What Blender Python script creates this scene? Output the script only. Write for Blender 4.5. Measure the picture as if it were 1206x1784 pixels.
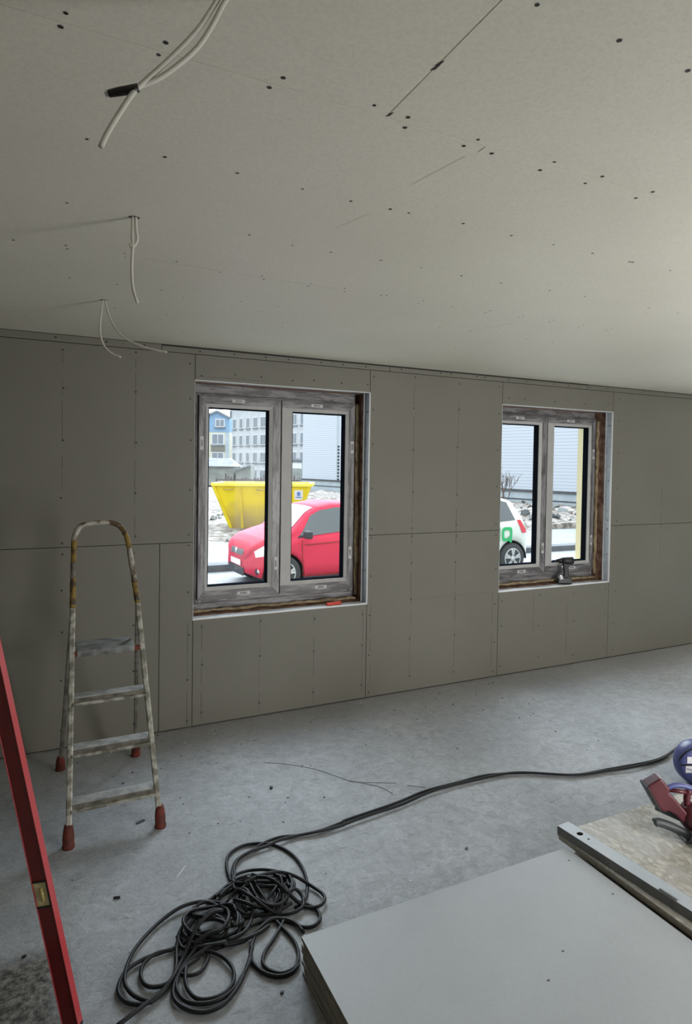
import bpy, bmesh, math, random
from mathutils import Vector, Matrix

S = bpy.context.scene
C = S.collection
for o in list(bpy.data.objects):
    bpy.data.objects.remove(o)

# ------------------------------------------------------------------ camera
cam = bpy.data.cameras.new('camera')
cam.sensor_fit = 'VERTICAL'
cam.sensor_height = 36.0
cam.lens = 21.951
cam.shift_x = 0.0
cam.shift_y = -0.0304
cam.clip_start = 0.02
cam.clip_end = 600
co = bpy.data.objects.new('camera', cam)
C.objects.link(co)
R_ = Vector((0.9009, -0.4335, 0.0154))
U_ = Vector((-0.0031, 0.0291, 0.9996))
F_ = Vector((0.4332, 0.9010, -0.0249))
R_.normalize(); F_.normalize(); U_ = R_.cross(F_).normalized(); 
co.matrix_world = Matrix(((R_.x, U_.x, -F_.x, 0.0), (R_.y, U_.y, -F_.y, -4.058), (R_.z, U_.z, -F_.z, 1.724), (0, 0, 0, 1)))
S.camera = co

# ------------------------------------------------------------------ world: overcast sky, brighter overhead
w = bpy.data.worlds.new('overcast_sky')
S.world = w
w.use_nodes = True
nt = w.node_tree
bg = nt.nodes['Background']
tc = nt.nodes.new('ShaderNodeTexCoord')
sp = nt.nodes.new('ShaderNodeSeparateXYZ')
rmp = nt.nodes.new('ShaderNodeValToRGB')
nt.links.new(tc.outputs['Generated'], sp.inputs[0])
nt.links.new(sp.outputs['Z'], rmp.inputs[0])
cr = rmp.color_ramp
cr.elements[0].position = 0.0; cr.elements[0].color = (0.30, 0.325, 0.35, 1)
cr.elements[1].position = 1.0; cr.elements[1].color = (1.0, 1.02, 1.04, 1)
e = cr.elements.new(0.16); e.color = (0.34, 0.37, 0.40, 1)
e = cr.elements.new(0.45); e.color = (0.75, 0.79, 0.84, 1)
nt.links.new(rmp.outputs[0], bg.inputs['Color'])
WORLD = 2.6
bg.inputs['Strength'].default_value = WORLD
# brighter sky patch added beyond the window side to light the interior
GLOW = 18.0
gd = Vector((0.42, 0.80, 0.50)).normalized()
dp = nt.nodes.new('ShaderNodeVectorMath'); dp.operation = 'DOT_PRODUCT'; dp.inputs[1].default_value = gd
nt.links.new(tc.outputs['Generated'], dp.inputs[0])
mx0 = nt.nodes.new('ShaderNodeMath'); mx0.operation = 'MAXIMUM'; mx0.inputs[1].default_value = 0.0
nt.links.new(dp.outputs['Value'], mx0.inputs[0])
pw = nt.nodes.new('ShaderNodeMath'); pw.operation = 'POWER'; pw.inputs[1].default_value = 6.0
nt.links.new(mx0.outputs[0], pw.inputs[0])
bg2 = nt.nodes.new('ShaderNodeBackground'); bg2.inputs['Color'].default_value = (0.84, 0.93, 1.03, 1)
ml = nt.nodes.new('ShaderNodeMath'); ml.operation = 'MULTIPLY'; ml.inputs[1].default_value = GLOW
nt.links.new(pw.outputs[0], ml.inputs[0]); nt.links.new(ml.outputs[0], bg2.inputs['Strength'])
ads = nt.nodes.new('ShaderNodeAddShader')
nt.links.new(bg.outputs[0], ads.inputs[0]); nt.links.new(bg2.outputs[0], ads.inputs[1])
nt.links.new(ads.outputs[0], [n for n in nt.nodes if n.type == 'OUTPUT_WORLD'][0].inputs['Surface'])

S.view_settings.view_transform = 'Standard'
S.view_settings.look = 'None'
S.view_settings.gamma = 1.0
S.view_settings.use_curve_mapping = False
S.view_settings.exposure = 0.12
S.cycles.use_denoising = True
S.cycles.max_bounces = 10
S.cycles.diffuse_bounces = 6
S.cycles.transparent_max_bounces = 16
S.cycles.sample_clamp_indirect = 8.0

def area(name, loc, direction, sx, sy, power, col=(1, 1, 1), portal=False):
    l = bpy.data.lights.new(name, 'AREA')
    l.shape = 'RECTANGLE'; l.size = sx; l.size_y = sy
    l.energy = power; l.color = col
    if portal:
        l.cycles.is_portal = True
    o = bpy.data.objects.new(name, l)
    o.location = loc
    o.rotation_euler = Vector(direction).to_track_quat('-Z', 'Y').to_euler()
    C.objects.link(o)
    return o
# sky portals in the two windows in view
area('window_portal', (1.50, 0.42, 1.48), (0, -1, 0), 1.25, 1.50, 1, portal=True)
area('window_portal', (3.98, 0.42, 1.48), (0, -1, 0), 1.25, 1.50, 1, portal=True)
# area lights added at unseen openings to brighten the interior
# the one behind the camera is placed to throw the middle cable's ceiling shadow
LC, LD, LE = 78, 60, 50
area('added_fill_behind', (3.05, -4.87, 1.06), (0, 1, 0.0), 0.9, 1.9, LC, (1.0, 0.99, 0.96))
area('added_fill_right_near', (6.975, 0.20, 1.47), (0, -1, 0), 1.24, 1.5, LD, (0.93, 0.97, 1.0))
area('added_fill_right_far', (8.675, 0.20, 1.47), (0, -1, 0), 1.24, 1.5, LE, (0.93, 0.97, 1.0))

# ------------------------------------------------------------------ helpers
def tag(o, label=None, cat=None, group=None, kind=None):
    if label: o['label'] = label
    if cat: o['category'] = cat
    if group: o['group'] = group
    if kind: o['kind'] = kind
    return o

def empty(name, loc, rz=0.0):
    o = bpy.data.objects.new(name, None)
    o.empty_display_size = 0.1
    o.location = loc; o.rotation_euler = (0, 0, rz)
    C.objects.link(o)
    return o

class MB:
    """collects shapes, builds ONE mesh object"""
    def __init__(s):
        s.v = []; s.f = []; s.m = []; s.sm = []
    def add(s, vs, fs, mi=0, smooth=False):
        b = len(s.v)
        s.v += [tuple(p) for p in vs]
        for f in fs:
            s.f.append([b + i for i in f]); s.m.append(mi); s.sm.append(smooth)
    def box(s, x0, x1, y0, y1, z0, z1, mi=0):
        vs = [(x0, y0, z0), (x1, y0, z0), (x1, y1, z0), (x0, y1, z0), (x0, y0, z1), (x1, y0, z1), (x1, y1, z1), (x0, y1, z1)]
        s.add(vs, [(0, 3, 2, 1), (4, 5, 6, 7), (0, 1, 5, 4), (1, 2, 6, 5), (2, 3, 7, 6), (3, 0, 4, 7)], mi)
    def obox(s, c, X, Y, Z, mi=0):
        """box from centre and three half-extent vectors"""
        c = Vector(c); X = Vector(X); Y = Vector(Y); Z = Vector(Z)
        vs = []
        for k in (-1, 1):
            for (i, j) in ((-1, -1), (1, -1), (1, 1), (-1, 1)):
                vs.append(c + X * i + Y * j + Z * k)
        s.add(vs, [(0, 3, 2, 1), (4, 5, 6, 7), (0, 1, 5, 4), (1, 2, 6, 5), (2, 3, 7, 6), (3, 0, 4, 7)], mi)
    def bar(s, a, b, w, d, side=(1, 0, 0), mi=0):
        """rectangular bar a->b, width w along 'side', depth d along the third axis"""
        a = Vector(a); b = Vector(b); t = (b - a).normalized()
        sd = Vector(side); sd = (sd - t * sd.dot(t)).normalized(); n = t.cross(sd)
        s.obox((a + b) / 2, sd * w / 2, n * d / 2, (b - a) / 2, mi)
    def tube(s, pts, r, n=8, mi=0, closed=False, cap=True, flat=1.0):
        P = [Vector(p) for p in pts]
        rs = r if isinstance(r, (list, tuple)) else [r] * len(P)
        t0 = (P[1] - P[0]).normalized()
        up = Vector((0, 0, 1)) if abs(t0.z) < 0.9 else Vector((1, 0, 0))
        nrm = (up - t0 * up.dot(t0)).normalized()
        vs = []; prev = t0
        for i, p in enumerate(P):
            if closed:
                t = (P[(i + 1) % len(P)] - P[i - 1]).normalized()
            else:
                t = (P[min(i + 1, len(P) - 1)] - P[max(i - 1, 0)]).normalized()
            nrm = (nrm - t * nrm.dot(t))
            if nrm.length < 1e-6:
                nrm = t.orthogonal()
            nrm.normalize()
            b = t.cross(nrm)
            for k in range(n):
                a = 2 * math.pi * k / n
                vs.append(p + nrm * math.cos(a) * rs[i] * flat + b * math.sin(a) * rs[i])
        fs = []
        m = len(P)
        for i in range(m if closed else m - 1):
            j = (i + 1) % m
            for k in range(n):
                fs.append((i * n + k, i * n + (k + 1) % n, j * n + (k + 1) % n, j * n + k))
        if cap and not closed:
            fs.append(tuple(range(n - 1, -1, -1))); fs.append(tuple((m - 1) * n + k for k in range(n)))
        s.add(vs, fs, mi, True)
    def lathe(s, prof, c, axis=(0, 0, 1), n=24, mi=0, smooth=True):
        """prof: list of (r, h) along the axis from c"""
        A = Vector(axis).normalized(); X = A.orthogonal().normalized(); Y = A.cross(X); c = Vector(c)
        vs = []
        for r, h in prof:
            for k in range(n):
                a = 2 * math.pi * k / n
                vs.append(c + A * h + (X * math.cos(a) + Y * math.sin(a)) * r)
        fs = []
        for i in range(len(prof) - 1):
            for k in range(n):
                fs.append((i * n + k, i * n + (k + 1) % n, (i + 1) * n + (k + 1) % n, (i + 1) * n + k))
        fs.append(tuple(range(n - 1, -1, -1))); fs.append(tuple((len(prof) - 1) * n + k for k in range(n)))
        s.add(vs, fs, mi, smooth)
    def prism(s, poly, o, X, Y, N, mi=0):
        """polygon (u,v) in plane X,Y at o, thickness vector N centred"""
        o = Vector(o); X = Vector(X); Y = Vector(Y); N = Vector(N)
        n = len(poly)
        vs = [o + X * u + Y * v - N / 2 for u, v in poly] + [o + X * u + Y * v + N / 2 for u, v in poly]
        fs = [tuple(range(n - 1, -1, -1)), tuple(range(n, 2 * n))]
        for i in range(n):
            j = (i + 1) % n
            fs.append((i, j, n + j, n + i))
        s.add(vs, fs, mi)
    def build(s, name, mats, parent=None, bevel=0.0, seg=2, loc=None, subsurf=0):
        me = bpy.data.meshes.new(name)
        me.from_pydata(s.v, [], s.f)
        if not isinstance(mats, (list, tuple)): mats = [mats]
        for m in mats: me.materials.append(m)
        for p, mi, sm in zip(me.polygons, s.m, s.sm):
            p.material_index = mi; p.use_smooth = sm
        bm = bmesh.new(); bm.from_mesh(me)
        bmesh.ops.recalc_face_normals(bm, faces=bm.faces)
        bm.to_mesh(me); bm.free()
        o = bpy.data.objects.new(name, me)
        C.objects.link(o)
        if parent is not None: o.parent = parent
        if loc is not None: o.location = loc
        if bevel > 0:
            md = o.modifiers.new('bevel', 'BEVEL'); md.width = bevel; md.segments = seg; md.limit_method = 'ANGLE'; md.angle_limit = 0.6
        if subsurf:
            md = o.modifiers.new('sub', 'SUBSURF'); md.levels = subsurf; md.render_levels = subsurf
        return o

def spline(pts, step=0.02, closed=False):
    """Catmull-Rom resample"""
    P = [Vector(p) for p in pts]; n = len(P); out = []
    rng = n if closed else n - 1
    for i in range(rng):
        if closed:
            a, b, c, d = P[(i - 1) % n], P[i], P[(i + 1) % n], P[(i + 2) % n]
        else:
            a, b, c, d = P[max(i - 1, 0)], P[i], P[i + 1], P[min(i + 2, n - 1)]
        k = max(2, int((c - b).length / step))
        for j in range(k):
            t = j / k
            out.append(0.5 * ((2 * b) + (c - a) * t + (2 * a - 5 * b + 4 * c - d) * t * t + (3 * b - a - 3 * c + d) * t ** 3))
    if not closed: out.append(P[-1])
    return out

# ------------------------------------------------------------------ materials
def mat(name, col, rough=0.6, metal=0.0, var=None, vscale=6.0, bump=0.0, bscale=40.0, stretch=(1, 1, 1), spec=0.5, contrast=(0.35, 0.65), coat=0.0, detail=6.0):
    m = bpy.data.materials.new(name)
    m.use_nodes = True
    t = m.node_tree; b = t.nodes['Principled BSDF']
    b.inputs['Base Color'].default_value = (*col, 1)
    b.inputs['Roughness'].default_value = rough
    b.inputs['Metallic'].default_value = metal
    b.inputs['Specular IOR Level'].default_value = spec
    if coat: b.inputs['Coat Weight'].default_value = coat
    tcn = t.nodes.new('ShaderNodeTexCoord'); mp = t.nodes.new('ShaderNodeMapping')
    mp.inputs['Scale'].default_value = stretch
    t.links.new(tcn.outputs['Object'], mp.inputs[0])
    if var is not None:
        nz = t.nodes.new('ShaderNodeTexNoise'); nz.inputs['Scale'].default_value = vscale; nz.inputs['Detail'].default_value = detail
        t.links.new(mp.outputs[0], nz.inputs['Vector'])
        r = t.nodes.new('ShaderNodeValToRGB')
        r.color_ramp.elements[0].position = contrast[0]; r.color_ramp.elements[0].color = (*col, 1)
        r.color_ramp.elements[1].position = contrast[1]; r.color_ramp.elements[1].color = (*var, 1)
        t.links.new(nz.outputs['Fac'], r.inputs[0]); t.links.new(r.outputs[0], b.inputs['Base Color'])
    if bump > 0:
        nb = t.nodes.new('ShaderNodeTexNoise'); nb.inputs['Scale'].default_value = bscale; nb.inputs['Detail'].default_value = 8
        t.links.new(mp.outputs[0], nb.inputs['Vector'])
        bp = t.nodes.new('ShaderNodeBump'); bp.inputs['Strength'].default_value = bump; bp.inputs['Distance'].default_value = 0.01
        t.links.new(nb.outputs['Fac'], bp.inputs['Height']); t.links.new(bp.outputs[0], b.inputs['Normal'])
    return m

def mixcol(t, fac, a, b, mode='MIX'):
    n = t.nodes.new('ShaderNodeMix'); n.data_type = 'RGBA'; n.blend_type = mode
    def s(sock, v):
        if hasattr(v, 'is_linked') or hasattr(v, 'links'): t.links.new(v, sock)
        elif isinstance(v, (int, float)): sock.default_value = v
        else: sock.default_value = (*v, 1)
    s(n.inputs[0], fac); s(n.inputs[6], a); s(n.inputs[7], b)
    return n.outputs[2]

def noise(t, vec, scale, detail=6, rough=0.55, dist=0.0):
    n = t.nodes.new('ShaderNodeTexNoise'); n.inputs['Scale'].default_value = scale; n.inputs['Detail'].default_value = detail
    n.inputs['Roughness'].default_value = rough; n.inputs['Distortion'].default_value = dist
    t.links.new(vec, n.inputs['Vector']); return n.outputs['Fac']

def ramp(t, fac, stops):
    r = t.nodes.new('ShaderNodeValToRGB'); e = r.color_ramp.elements
    e[0].position = stops[0][0]; e[0].color = (*([stops[0][1]] * 3), 1)
    e[1].position = stops[-1][0]; e[1].color = (*([stops[-1][1]] * 3), 1)
    for p, v in stops[1:-1]:
        x = e.new(p); x.color = (v, v, v, 1)
    t.links.new(fac, r.inputs[0]); return r.outputs[0]

def map_range(t, val, a, b):
    n = t.nodes.new('ShaderNodeMapRange'); n.inputs[1].default_value = a; n.inputs[2].default_value = b
    t.links.new(val, n.inputs[0]); return n.outputs[0]

def concrete_floor():
    m = bpy.data.materials.new('floor_concrete'); m.use_nodes = True
    t = m.node_tree; b = t.nodes['Principled BSDF']
    tcn = t.nodes.new('ShaderNodeTexCoord'); v = tcn.outputs['Object']
    big = noise(t, v, 1.3, 5); med = noise(t, v, 15, 10, 0.72, 0.8); fine = noise(t, v, 60, 6, 0.7)
    c1 = mixcol(t, ramp(t, big, [(0.35, 0.0), (0.68, 1.0)]), (0.37, 0.39, 0.415), (0.50, 0.525, 0.555))
    c2 = mixcol(t, ramp(t, med, [(0.38, 0.6), (0.60, 0.0)]), c1, (0.26, 0.27, 0.285))
    c3 = mixcol(t, ramp(t, fine, [(0.33, 0.5), (0.47, 0.0)]), c2, (0.22, 0.225, 0.23))
    # trowel scratches
    mp = t.nodes.new('ShaderNodeMapping'); mp.inputs['Scale'].default_value = (1.5, 9, 1); mp.inputs['Rotation'].default_value = (0, 0, 0.5)
    t.links.new(v, mp.inputs[0])
    sc = noise(t, mp.outputs[0], 6, 8, 0.7, 1.5)
    c4 = mixcol(t, ramp(t, sc, [(0.33, 0.75), (0.42, 0.0)]), c3, (0.20, 0.205, 0.215))
    sc2 = noise(t, mp.outputs[0], 11, 8, 0.7, 2.5)
    c4 = mixcol(t, ramp(t, sc2, [(0.58, 0.0), (0.66, 0.6)]), c4, (0.60, 0.615, 0.63))
    # browner, darker tone along the window wall (y close to 0) and the rough patch near the left corner
    se = t.nodes.new('ShaderNodeSeparateXYZ'); t.links.new(v, se.inputs[0])
    wob = t.nodes.new('ShaderNodeMath'); wob.operation = 'MULTIPLY_ADD'; wob.inputs[1].default_value = 0.9
    t.links.new(med, wob.inputs[0]); t.links.new(se.outputs['Y'], wob.inputs[2])
    near = map_range(t, wob.outputs[0], 0.02, 0.42)
    nm = t.nodes.new('ShaderNodeMath'); nm.operation = 'MULTIPLY'; nm.inputs[1].default_value = 0.40; nm.use_clamp = True
    t.links.new(near, nm.inputs[0])
    c5 = mixcol(t, nm.outputs[0], c4, (0.27, 0.24, 0.19))
    px = map_range(t, se.outputs['X'], 0.12, 0.0); py = map_range(t, se.outputs['Y'], -1.62, -1.72)
    pm = t.nodes.new('ShaderNodeMath'); pm.operation = 'MULTIPLY'; pm.use_clamp = True
    t.links.new(px, pm.inputs[0]); t.links.new(py, pm.inputs[1])
    pt = noise(t, v, 38, 8, 0.75)
    rough_col = mixcol(t, ramp(t, pt, [(0.42, 0.0), (0.6, 1.0)]), (0.035, 0.032, 0.026), (0.24, 0.225, 0.20))
    c6 = mixcol(t, pm.outputs[0], c5, rough_col)
    t.links.new(c6, b.inputs['Base Color'])
    b.inputs['Roughness'].default_value = 0.62
    b.inputs['Specular IOR Level'].default_value = 0.35
    bp = t.nodes.new('ShaderNodeBump'); bp.inputs['Strength'].default_value = 0.5; bp.inputs['Distance'].default_value = 0.008
    ad = t.nodes.new('ShaderNodeMath'); ad.operation = 'ADD'; t.links.new(med, ad.inputs[0]); t.links.new(fine, ad.inputs[1])
    t.links.new(ad.outputs[0], bp.inputs['Height']); t.links.new(bp.outputs[0], b.inputs['Normal'])
    return m

def drywall(name, a, bcol, stain):
    m = bpy.data.materials.new(name); m.use_nodes = True
    t = m.node_tree; b = t.nodes['Principled BSDF']
    tcn = t.nodes.new('ShaderNodeTexCoord'); v = tcn.outputs['Object']
    c1 = mixcol(t, ramp(t, noise(t, v, 1.2, 4), [(0.35, 0.0), (0.65, 1.0)]), a, bcol)
    c2 = mixcol(t, ramp(t, noise(t, v, 5, 8, 0.7, 1.0), [(0.60, 0.0), (0.78, 0.35)]), c1, stain)
    c3 = mixcol(t, ramp(t, noise(t, v, 120, 3), [(0.3, 0.12), (0.6, 0.0)]), c2, (0.25, 0.24, 0.22))
    t.links.new(c3, b.inputs['Base Color'])
    b.inputs['Roughness'].default_value = 0.55; b.inputs['Specular IOR Level'].default_value = 0.4
    bp = t.nodes.new('ShaderNodeBump'); bp.inputs['Strength'].default_value = 0.08; bp.inputs['Distance'].default_value = 0.004
    t.links.new(noise(t, v, 30, 5), bp.inputs['Height']); t.links.new(bp.outputs[0], b.inputs['Normal'])
    return m

def film_material(name, sx, sy, sz):
    """protective film printed with dark lines over grey-white plastic"""
    m = bpy.data.materials.new(name); m.use_nodes = True
    t = m.node_tree; b = t.nodes['Principled BSDF']
    tcn = t.nodes.new('ShaderNodeTexCoord'); mp = t.nodes.new('ShaderNodeMapping'); mp.inputs['Scale'].default_value = (sx, sy, sz)
    t.links.new(tcn.outputs['Object'], mp.inputs[0]); v = mp.outputs[0]
    n1 = noise(t, v, 1.0, 4, 0.6); n2 = noise(t, v, 2.7, 6, 0.7)
    c1 = mixcol(t, ramp(t, n1, [(0.42, 0.0), (0.58, 1.0)]), (0.12, 0.115, 0.12), (0.30, 0.29, 0.30))
    c2 = mixcol(t, ramp(t, n2, [(0.56, 0.0), (0.64, 0.85)]), c1, (0.055, 0.05, 0.055))
    t.links.new(c2, b.inputs['Base Color']); b.inputs['Roughness'].default_value = 0.35
    return m

def glass_material():
    m = bpy.data.materials.new('window_glass'); m.use_nodes = True
    t = m.node_tree
    for n in list(t.nodes):
        if n.type != 'OUTPUT_MATERIAL': t.nodes.remove(n)
    out = [n for n in t.nodes if n.type == 'OUTPUT_MATERIAL'][0]
    tr = t.nodes.new('ShaderNodeBsdfTransparent'); tr.inputs[0].default_value = (0.95, 0.97, 0.97, 1)
    gl = t.nodes.new('ShaderNodeBsdfGlossy'); gl.inputs['Roughness'].default_value = 0.02
    lw = t.nodes.new('ShaderNodeLayerWeight'); lw.inputs['Blend'].default_value = 0.5
    p5 = t.nodes.new('ShaderNodeMath'); p5.operation = 'POWER'; p5.inputs[1].default_value = 5.0
    t.links.new(lw.outputs['Facing'], p5.inputs[0])
    fr = t.nodes.new('ShaderNodeMath'); fr.operation = 'MULTIPLY_ADD'; fr.inputs[1].default_value = 0.4; fr.inputs[2].default_value = 0.0025; fr.use_clamp = True
    t.links.new(p5.outputs[0], fr.inputs[0])
    mx = t.nodes.new('ShaderNodeMixShader')
    t.links.new(fr.outputs[0], mx.inputs[0]); t.links.new(tr.outputs[0], mx.inputs[1]); t.links.new(gl.outputs[0], mx.inputs[2])
    t.links.new(mx.outputs[0], out.inputs['Surface'])
    return m

def osb_material():
    m = bpy.data.materials.new('osb'); m.use_nodes = True
    t = m.node_tree; b = t.nodes['Principled BSDF']
    tcn = t.nodes.new('ShaderNodeTexCoord')
    vo = t.nodes.new('ShaderNodeTexVoronoi'); vo.inputs['Scale'].default_value = 62; vo.inputs['Randomness'].default_value = 1
    mp = t.nodes.new('ShaderNodeMapping'); mp.inputs['Scale'].default_value = (1, 0.5, 1); mp.inputs['Rotation'].default_value = (0, 0, 0.4)
    ns = t.nodes.new('ShaderNodeTexNoise'); ns.inputs['Scale'].default_value = 12
    ad = t.nodes.new('ShaderNodeVectorMath'); ad.operation = 'MULTIPLY_ADD'; ad.inputs[1].default_value = (0.06, 0.06, 0.06)
    t.links.new(tcn.outputs['Object'], ns.inputs['Vector']); t.links.new(ns.outputs['Color'], ad.inputs[0]); t.links.new(tcn.outputs['Object'], ad.inputs[2])
    t.links.new(ad.outputs[0], mp.inputs[0]); t.links.new(mp.outputs[0], vo.inputs['Vector'])
    se = t.nodes.new('ShaderNodeSeparateColor'); t.links.new(vo.outputs['Color'], se.inputs[0])
    c1 = mixcol(t, se.outputs[0], (0.33, 0.305, 0.25), (0.60, 0.575, 0.50))
    c2 = mixcol(t, ramp(t, vo.outputs['Distance'], [(0.35, 0.0), (0.7, 0.5)]), c1, (0.22, 0.18, 0.13))
    c3 = mixcol(t, ramp(t, noise(t, tcn.outputs['Object'], 5, 5), [(0.35, 0.0), (0.65, 0.6)]), c2, (0.46, 0.46, 0.47))
    t.links.new(c3, b.inputs['Base Color']); b.inputs['Roughness'].default_value = 0.6
    return m

def siding_material():
    m = bpy.data.materials.new('white_siding'); m.use_nodes = True
    t = m.node_tree; b = t.nodes['Principled BSDF']
    tcn = t.nodes.new('ShaderNodeTexCoord'); se = t.nodes.new('ShaderNodeSeparateXYZ'); t.links.new(tcn.outputs['Object'], se.inputs[0])
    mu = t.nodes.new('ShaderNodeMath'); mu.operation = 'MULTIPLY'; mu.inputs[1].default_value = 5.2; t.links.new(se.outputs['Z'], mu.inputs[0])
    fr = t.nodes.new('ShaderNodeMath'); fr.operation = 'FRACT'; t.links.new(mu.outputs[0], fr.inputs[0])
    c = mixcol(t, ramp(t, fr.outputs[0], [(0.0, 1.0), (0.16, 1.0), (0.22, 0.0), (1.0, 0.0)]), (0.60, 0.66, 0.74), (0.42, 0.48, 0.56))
    t.links.new(c, b.inputs['Base Color']); b.inputs['Roughness'].default_value = 0.6
    return m

M = {}
M['floor'] = concrete_floor()
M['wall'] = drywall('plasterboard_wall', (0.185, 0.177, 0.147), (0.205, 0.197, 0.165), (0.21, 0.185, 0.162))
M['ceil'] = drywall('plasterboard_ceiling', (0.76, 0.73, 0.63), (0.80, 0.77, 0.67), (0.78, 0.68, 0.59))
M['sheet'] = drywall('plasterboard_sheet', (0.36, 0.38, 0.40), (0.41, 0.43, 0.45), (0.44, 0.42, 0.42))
M['core'] = mat('gypsum_core', (0.15, 0.12, 0.085), 0.9, var=(0.25, 0.22, 0.17), vscale=9, stretch=(1, 1, 8))
M['pencil'] = mat('pencil_mark', (0.095, 0.085, 0.07), 0.8)
M['screw'] = mat('screw_black', (0.03, 0.028, 0.025), 0.4)
M['darkgap'] = mat('dark_gap', (0.05, 0.045, 0.04), 0.9)
M['zinc'] = mat('galvanised_steel', (0.40, 0.43, 0.46), 0.55, 0.25, var=(0.50, 0.53, 0.56), vscale=25)
M['zincd'] = mat('galvanised_steel_dull', (0.14, 0.145, 0.14), 0.6, 0.2, var=(0.20, 0.20, 0.19), vscale=12)
M['zincbright'] = mat('dusty_steel', (0.40, 0.44, 0.48), 0.55, 0.15, var=(0.46, 0.49, 0.52), vscale=14)
M['masonry'] = mat('masonry_brown', (0.17, 0.085, 0.06), 0.95, var=(0.42, 0.27, 0.20), vscale=16, bump=0.6, bscale=30)
M['foam'] = mat('mounting_foam', (0.42, 0.34, 0.22), 0.9, var=(0.24, 0.17, 0.10), vscale=22, bump=0.6, bscale=45)
M['facade'] = mat('yellow_render', (0.74, 0.66, 0.42), 0.9, bump=0.3, bscale=80)
M['filmv'] = film_material('film_vertical', 38, 38, 5)
M['filmh'] = film_material('film_horizontal', 5, 38, 38)
M['upvc'] = mat('window_plastic', (0.46, 0.455, 0.45), 0.35, var=(0.50, 0.49, 0.485), vscale=10)
M['sticker'] = mat('film_label', (0.62, 0.61, 0.62), 0.5)
M['gasket'] = mat('gasket_black', (0.006, 0.007, 0.010), 0.95, spec=0.0)
M['glass'] = glass_material()
M['bead'] = mat('white_edge', (0.78, 0.79, 0.80), 0.5)
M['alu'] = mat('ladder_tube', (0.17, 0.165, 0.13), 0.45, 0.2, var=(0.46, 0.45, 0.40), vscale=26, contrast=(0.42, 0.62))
M['darkshade'] = mat('ladder_dark_shaded', (0.10, 0.09, 0.075), 0.5, 0.2, var=(0.24, 0.225, 0.19), vscale=20)  # back legs' shade put into the colour; also the dark hoop wrap
M['tape'] = mat('yellow_tape', (0.25, 0.16, 0.03), 0.6, var=(0.06, 0.035, 0.02), vscale=24, contrast=(0.45, 0.62))
M['tapew'] = mat('worn_tape', (0.42, 0.39, 0.34), 0.4, var=(0.09, 0.06, 0.035), vscale=22, contrast=(0.42, 0.58))
M['redrub'] = mat('red_rubber', (0.20, 0.032, 0.018), 0.7, var=(0.09, 0.022, 0.015), vscale=25)
M['step'] = mat('step_metal', (0.30, 0.31, 0.31), 0.5, 0.2, var=(0.50, 0.51, 0.51), vscale=22, contrast=(0.35, 0.6))
M['plat'] = mat('platform_metal', (0.11, 0.115, 0.11), 0.5, 0.2, var=(0.34, 0.35, 0.345), vscale=18, contrast=(0.35, 0.7))
M['cord'] = mat('cord_black_rubber', (0.012, 0.0125, 0.014), 0.5, spec=0.3)
M['cablew'] = mat('cable_white', (0.60, 0.58, 0.52), 0.5)
M['blacktape'] = mat('black_tape', (0.012, 0.012, 0.013), 0.3, bump=0.5, bscale=60)
M['red'] = mat('level_red_shaded', (0.15, 0.006, 0.008), 0.28, var=(0.12, 0.005, 0.007), vscale=30, coat=0.3)  # broad faces of the level: their shade is put into the red
M['redlit'] = mat('level_red_lit_edge', (0.50, 0.06, 0.07), 0.3, coat=0.3)  # same level, lighter red: window light on the edge put into the colour
M['vial'] = mat('vial_yellow', (0.55, 0.47, 0.22), 0.25, var=(0.70, 0.62, 0.40), vscale=60)
M['vialglass'] = mat('vial_tube', (0.42, 0.34, 0.12), 0.1)
M['black'] = mat('black_plastic', (0.015, 0.015, 0.017), 0.45)
M['drillgrey'] = mat('drill_grey', (0.018, 0.019, 0.022), 0.35)
M['chrome'] = mat('bright_metal', (0.75, 0.76, 0.78), 0.15, 0.9)
M['osb'] = osb_material()
M['osbedge'] = mat('osb_edge', (0.36, 0.33, 0.27), 0.8, var=(0.50, 0.47, 0.40), vscale=60)
M['maroon'] = mat('maroon_plastic', (0.085, 0.014, 0.022), 0.35, var=(0.11, 0.022, 0.032), vscale=10)
M['dgrip'] = mat('dark_grey_rubber', (0.055, 0.065, 0.07), 0.45)
M['reel'] = mat('reel_blue', (0.085, 0.095, 0.27), 0.4)
M['label'] = mat('white_label', (0.72, 0.70, 0.74), 0.5)
M['orange'] = mat('bright_orange', (0.62, 0.06, 0.03), 0.5)
# outdoors
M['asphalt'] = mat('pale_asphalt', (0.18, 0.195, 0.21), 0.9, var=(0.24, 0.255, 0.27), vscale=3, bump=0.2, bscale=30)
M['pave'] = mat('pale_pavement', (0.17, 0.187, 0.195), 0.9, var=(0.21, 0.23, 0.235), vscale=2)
M['kerb'] = mat('kerb_stone', (0.08, 0.09, 0.10), 0.9, var=(0.12, 0.13, 0.14), vscale=5)
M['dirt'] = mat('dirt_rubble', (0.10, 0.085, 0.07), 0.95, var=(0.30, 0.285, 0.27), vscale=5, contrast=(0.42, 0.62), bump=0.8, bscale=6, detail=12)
M['siding'] = siding_material()
M['found'] = mat('foundation', (0.42, 0.50, 0.55), 0.9, var=(0.50, 0.57, 0.61), vscale=1.5)
M['apart'] = mat('apartment_render', (0.52, 0.56, 0.60), 0.9, var=(0.60, 0.63, 0.66), vscale=0.6)
M['winframe'] = mat('white_window_frame', (0.72, 0.74, 0.76), 0.6)
M['winpane'] = mat('grey_window_pane', (0.25, 0.29, 0.33), 0.5)
M['roofgrey'] = mat('grey_roof', (0.20, 0.22, 0.25), 0.8, var=(0.28, 0.30, 0.33), vscale=1.5)
M['bluewall'] = mat('blue_gable', (0.27, 0.42, 0.58), 0.8)
M['cream'] = mat('cream_wall', (0.66, 0.66, 0.55), 0.9)
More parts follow.
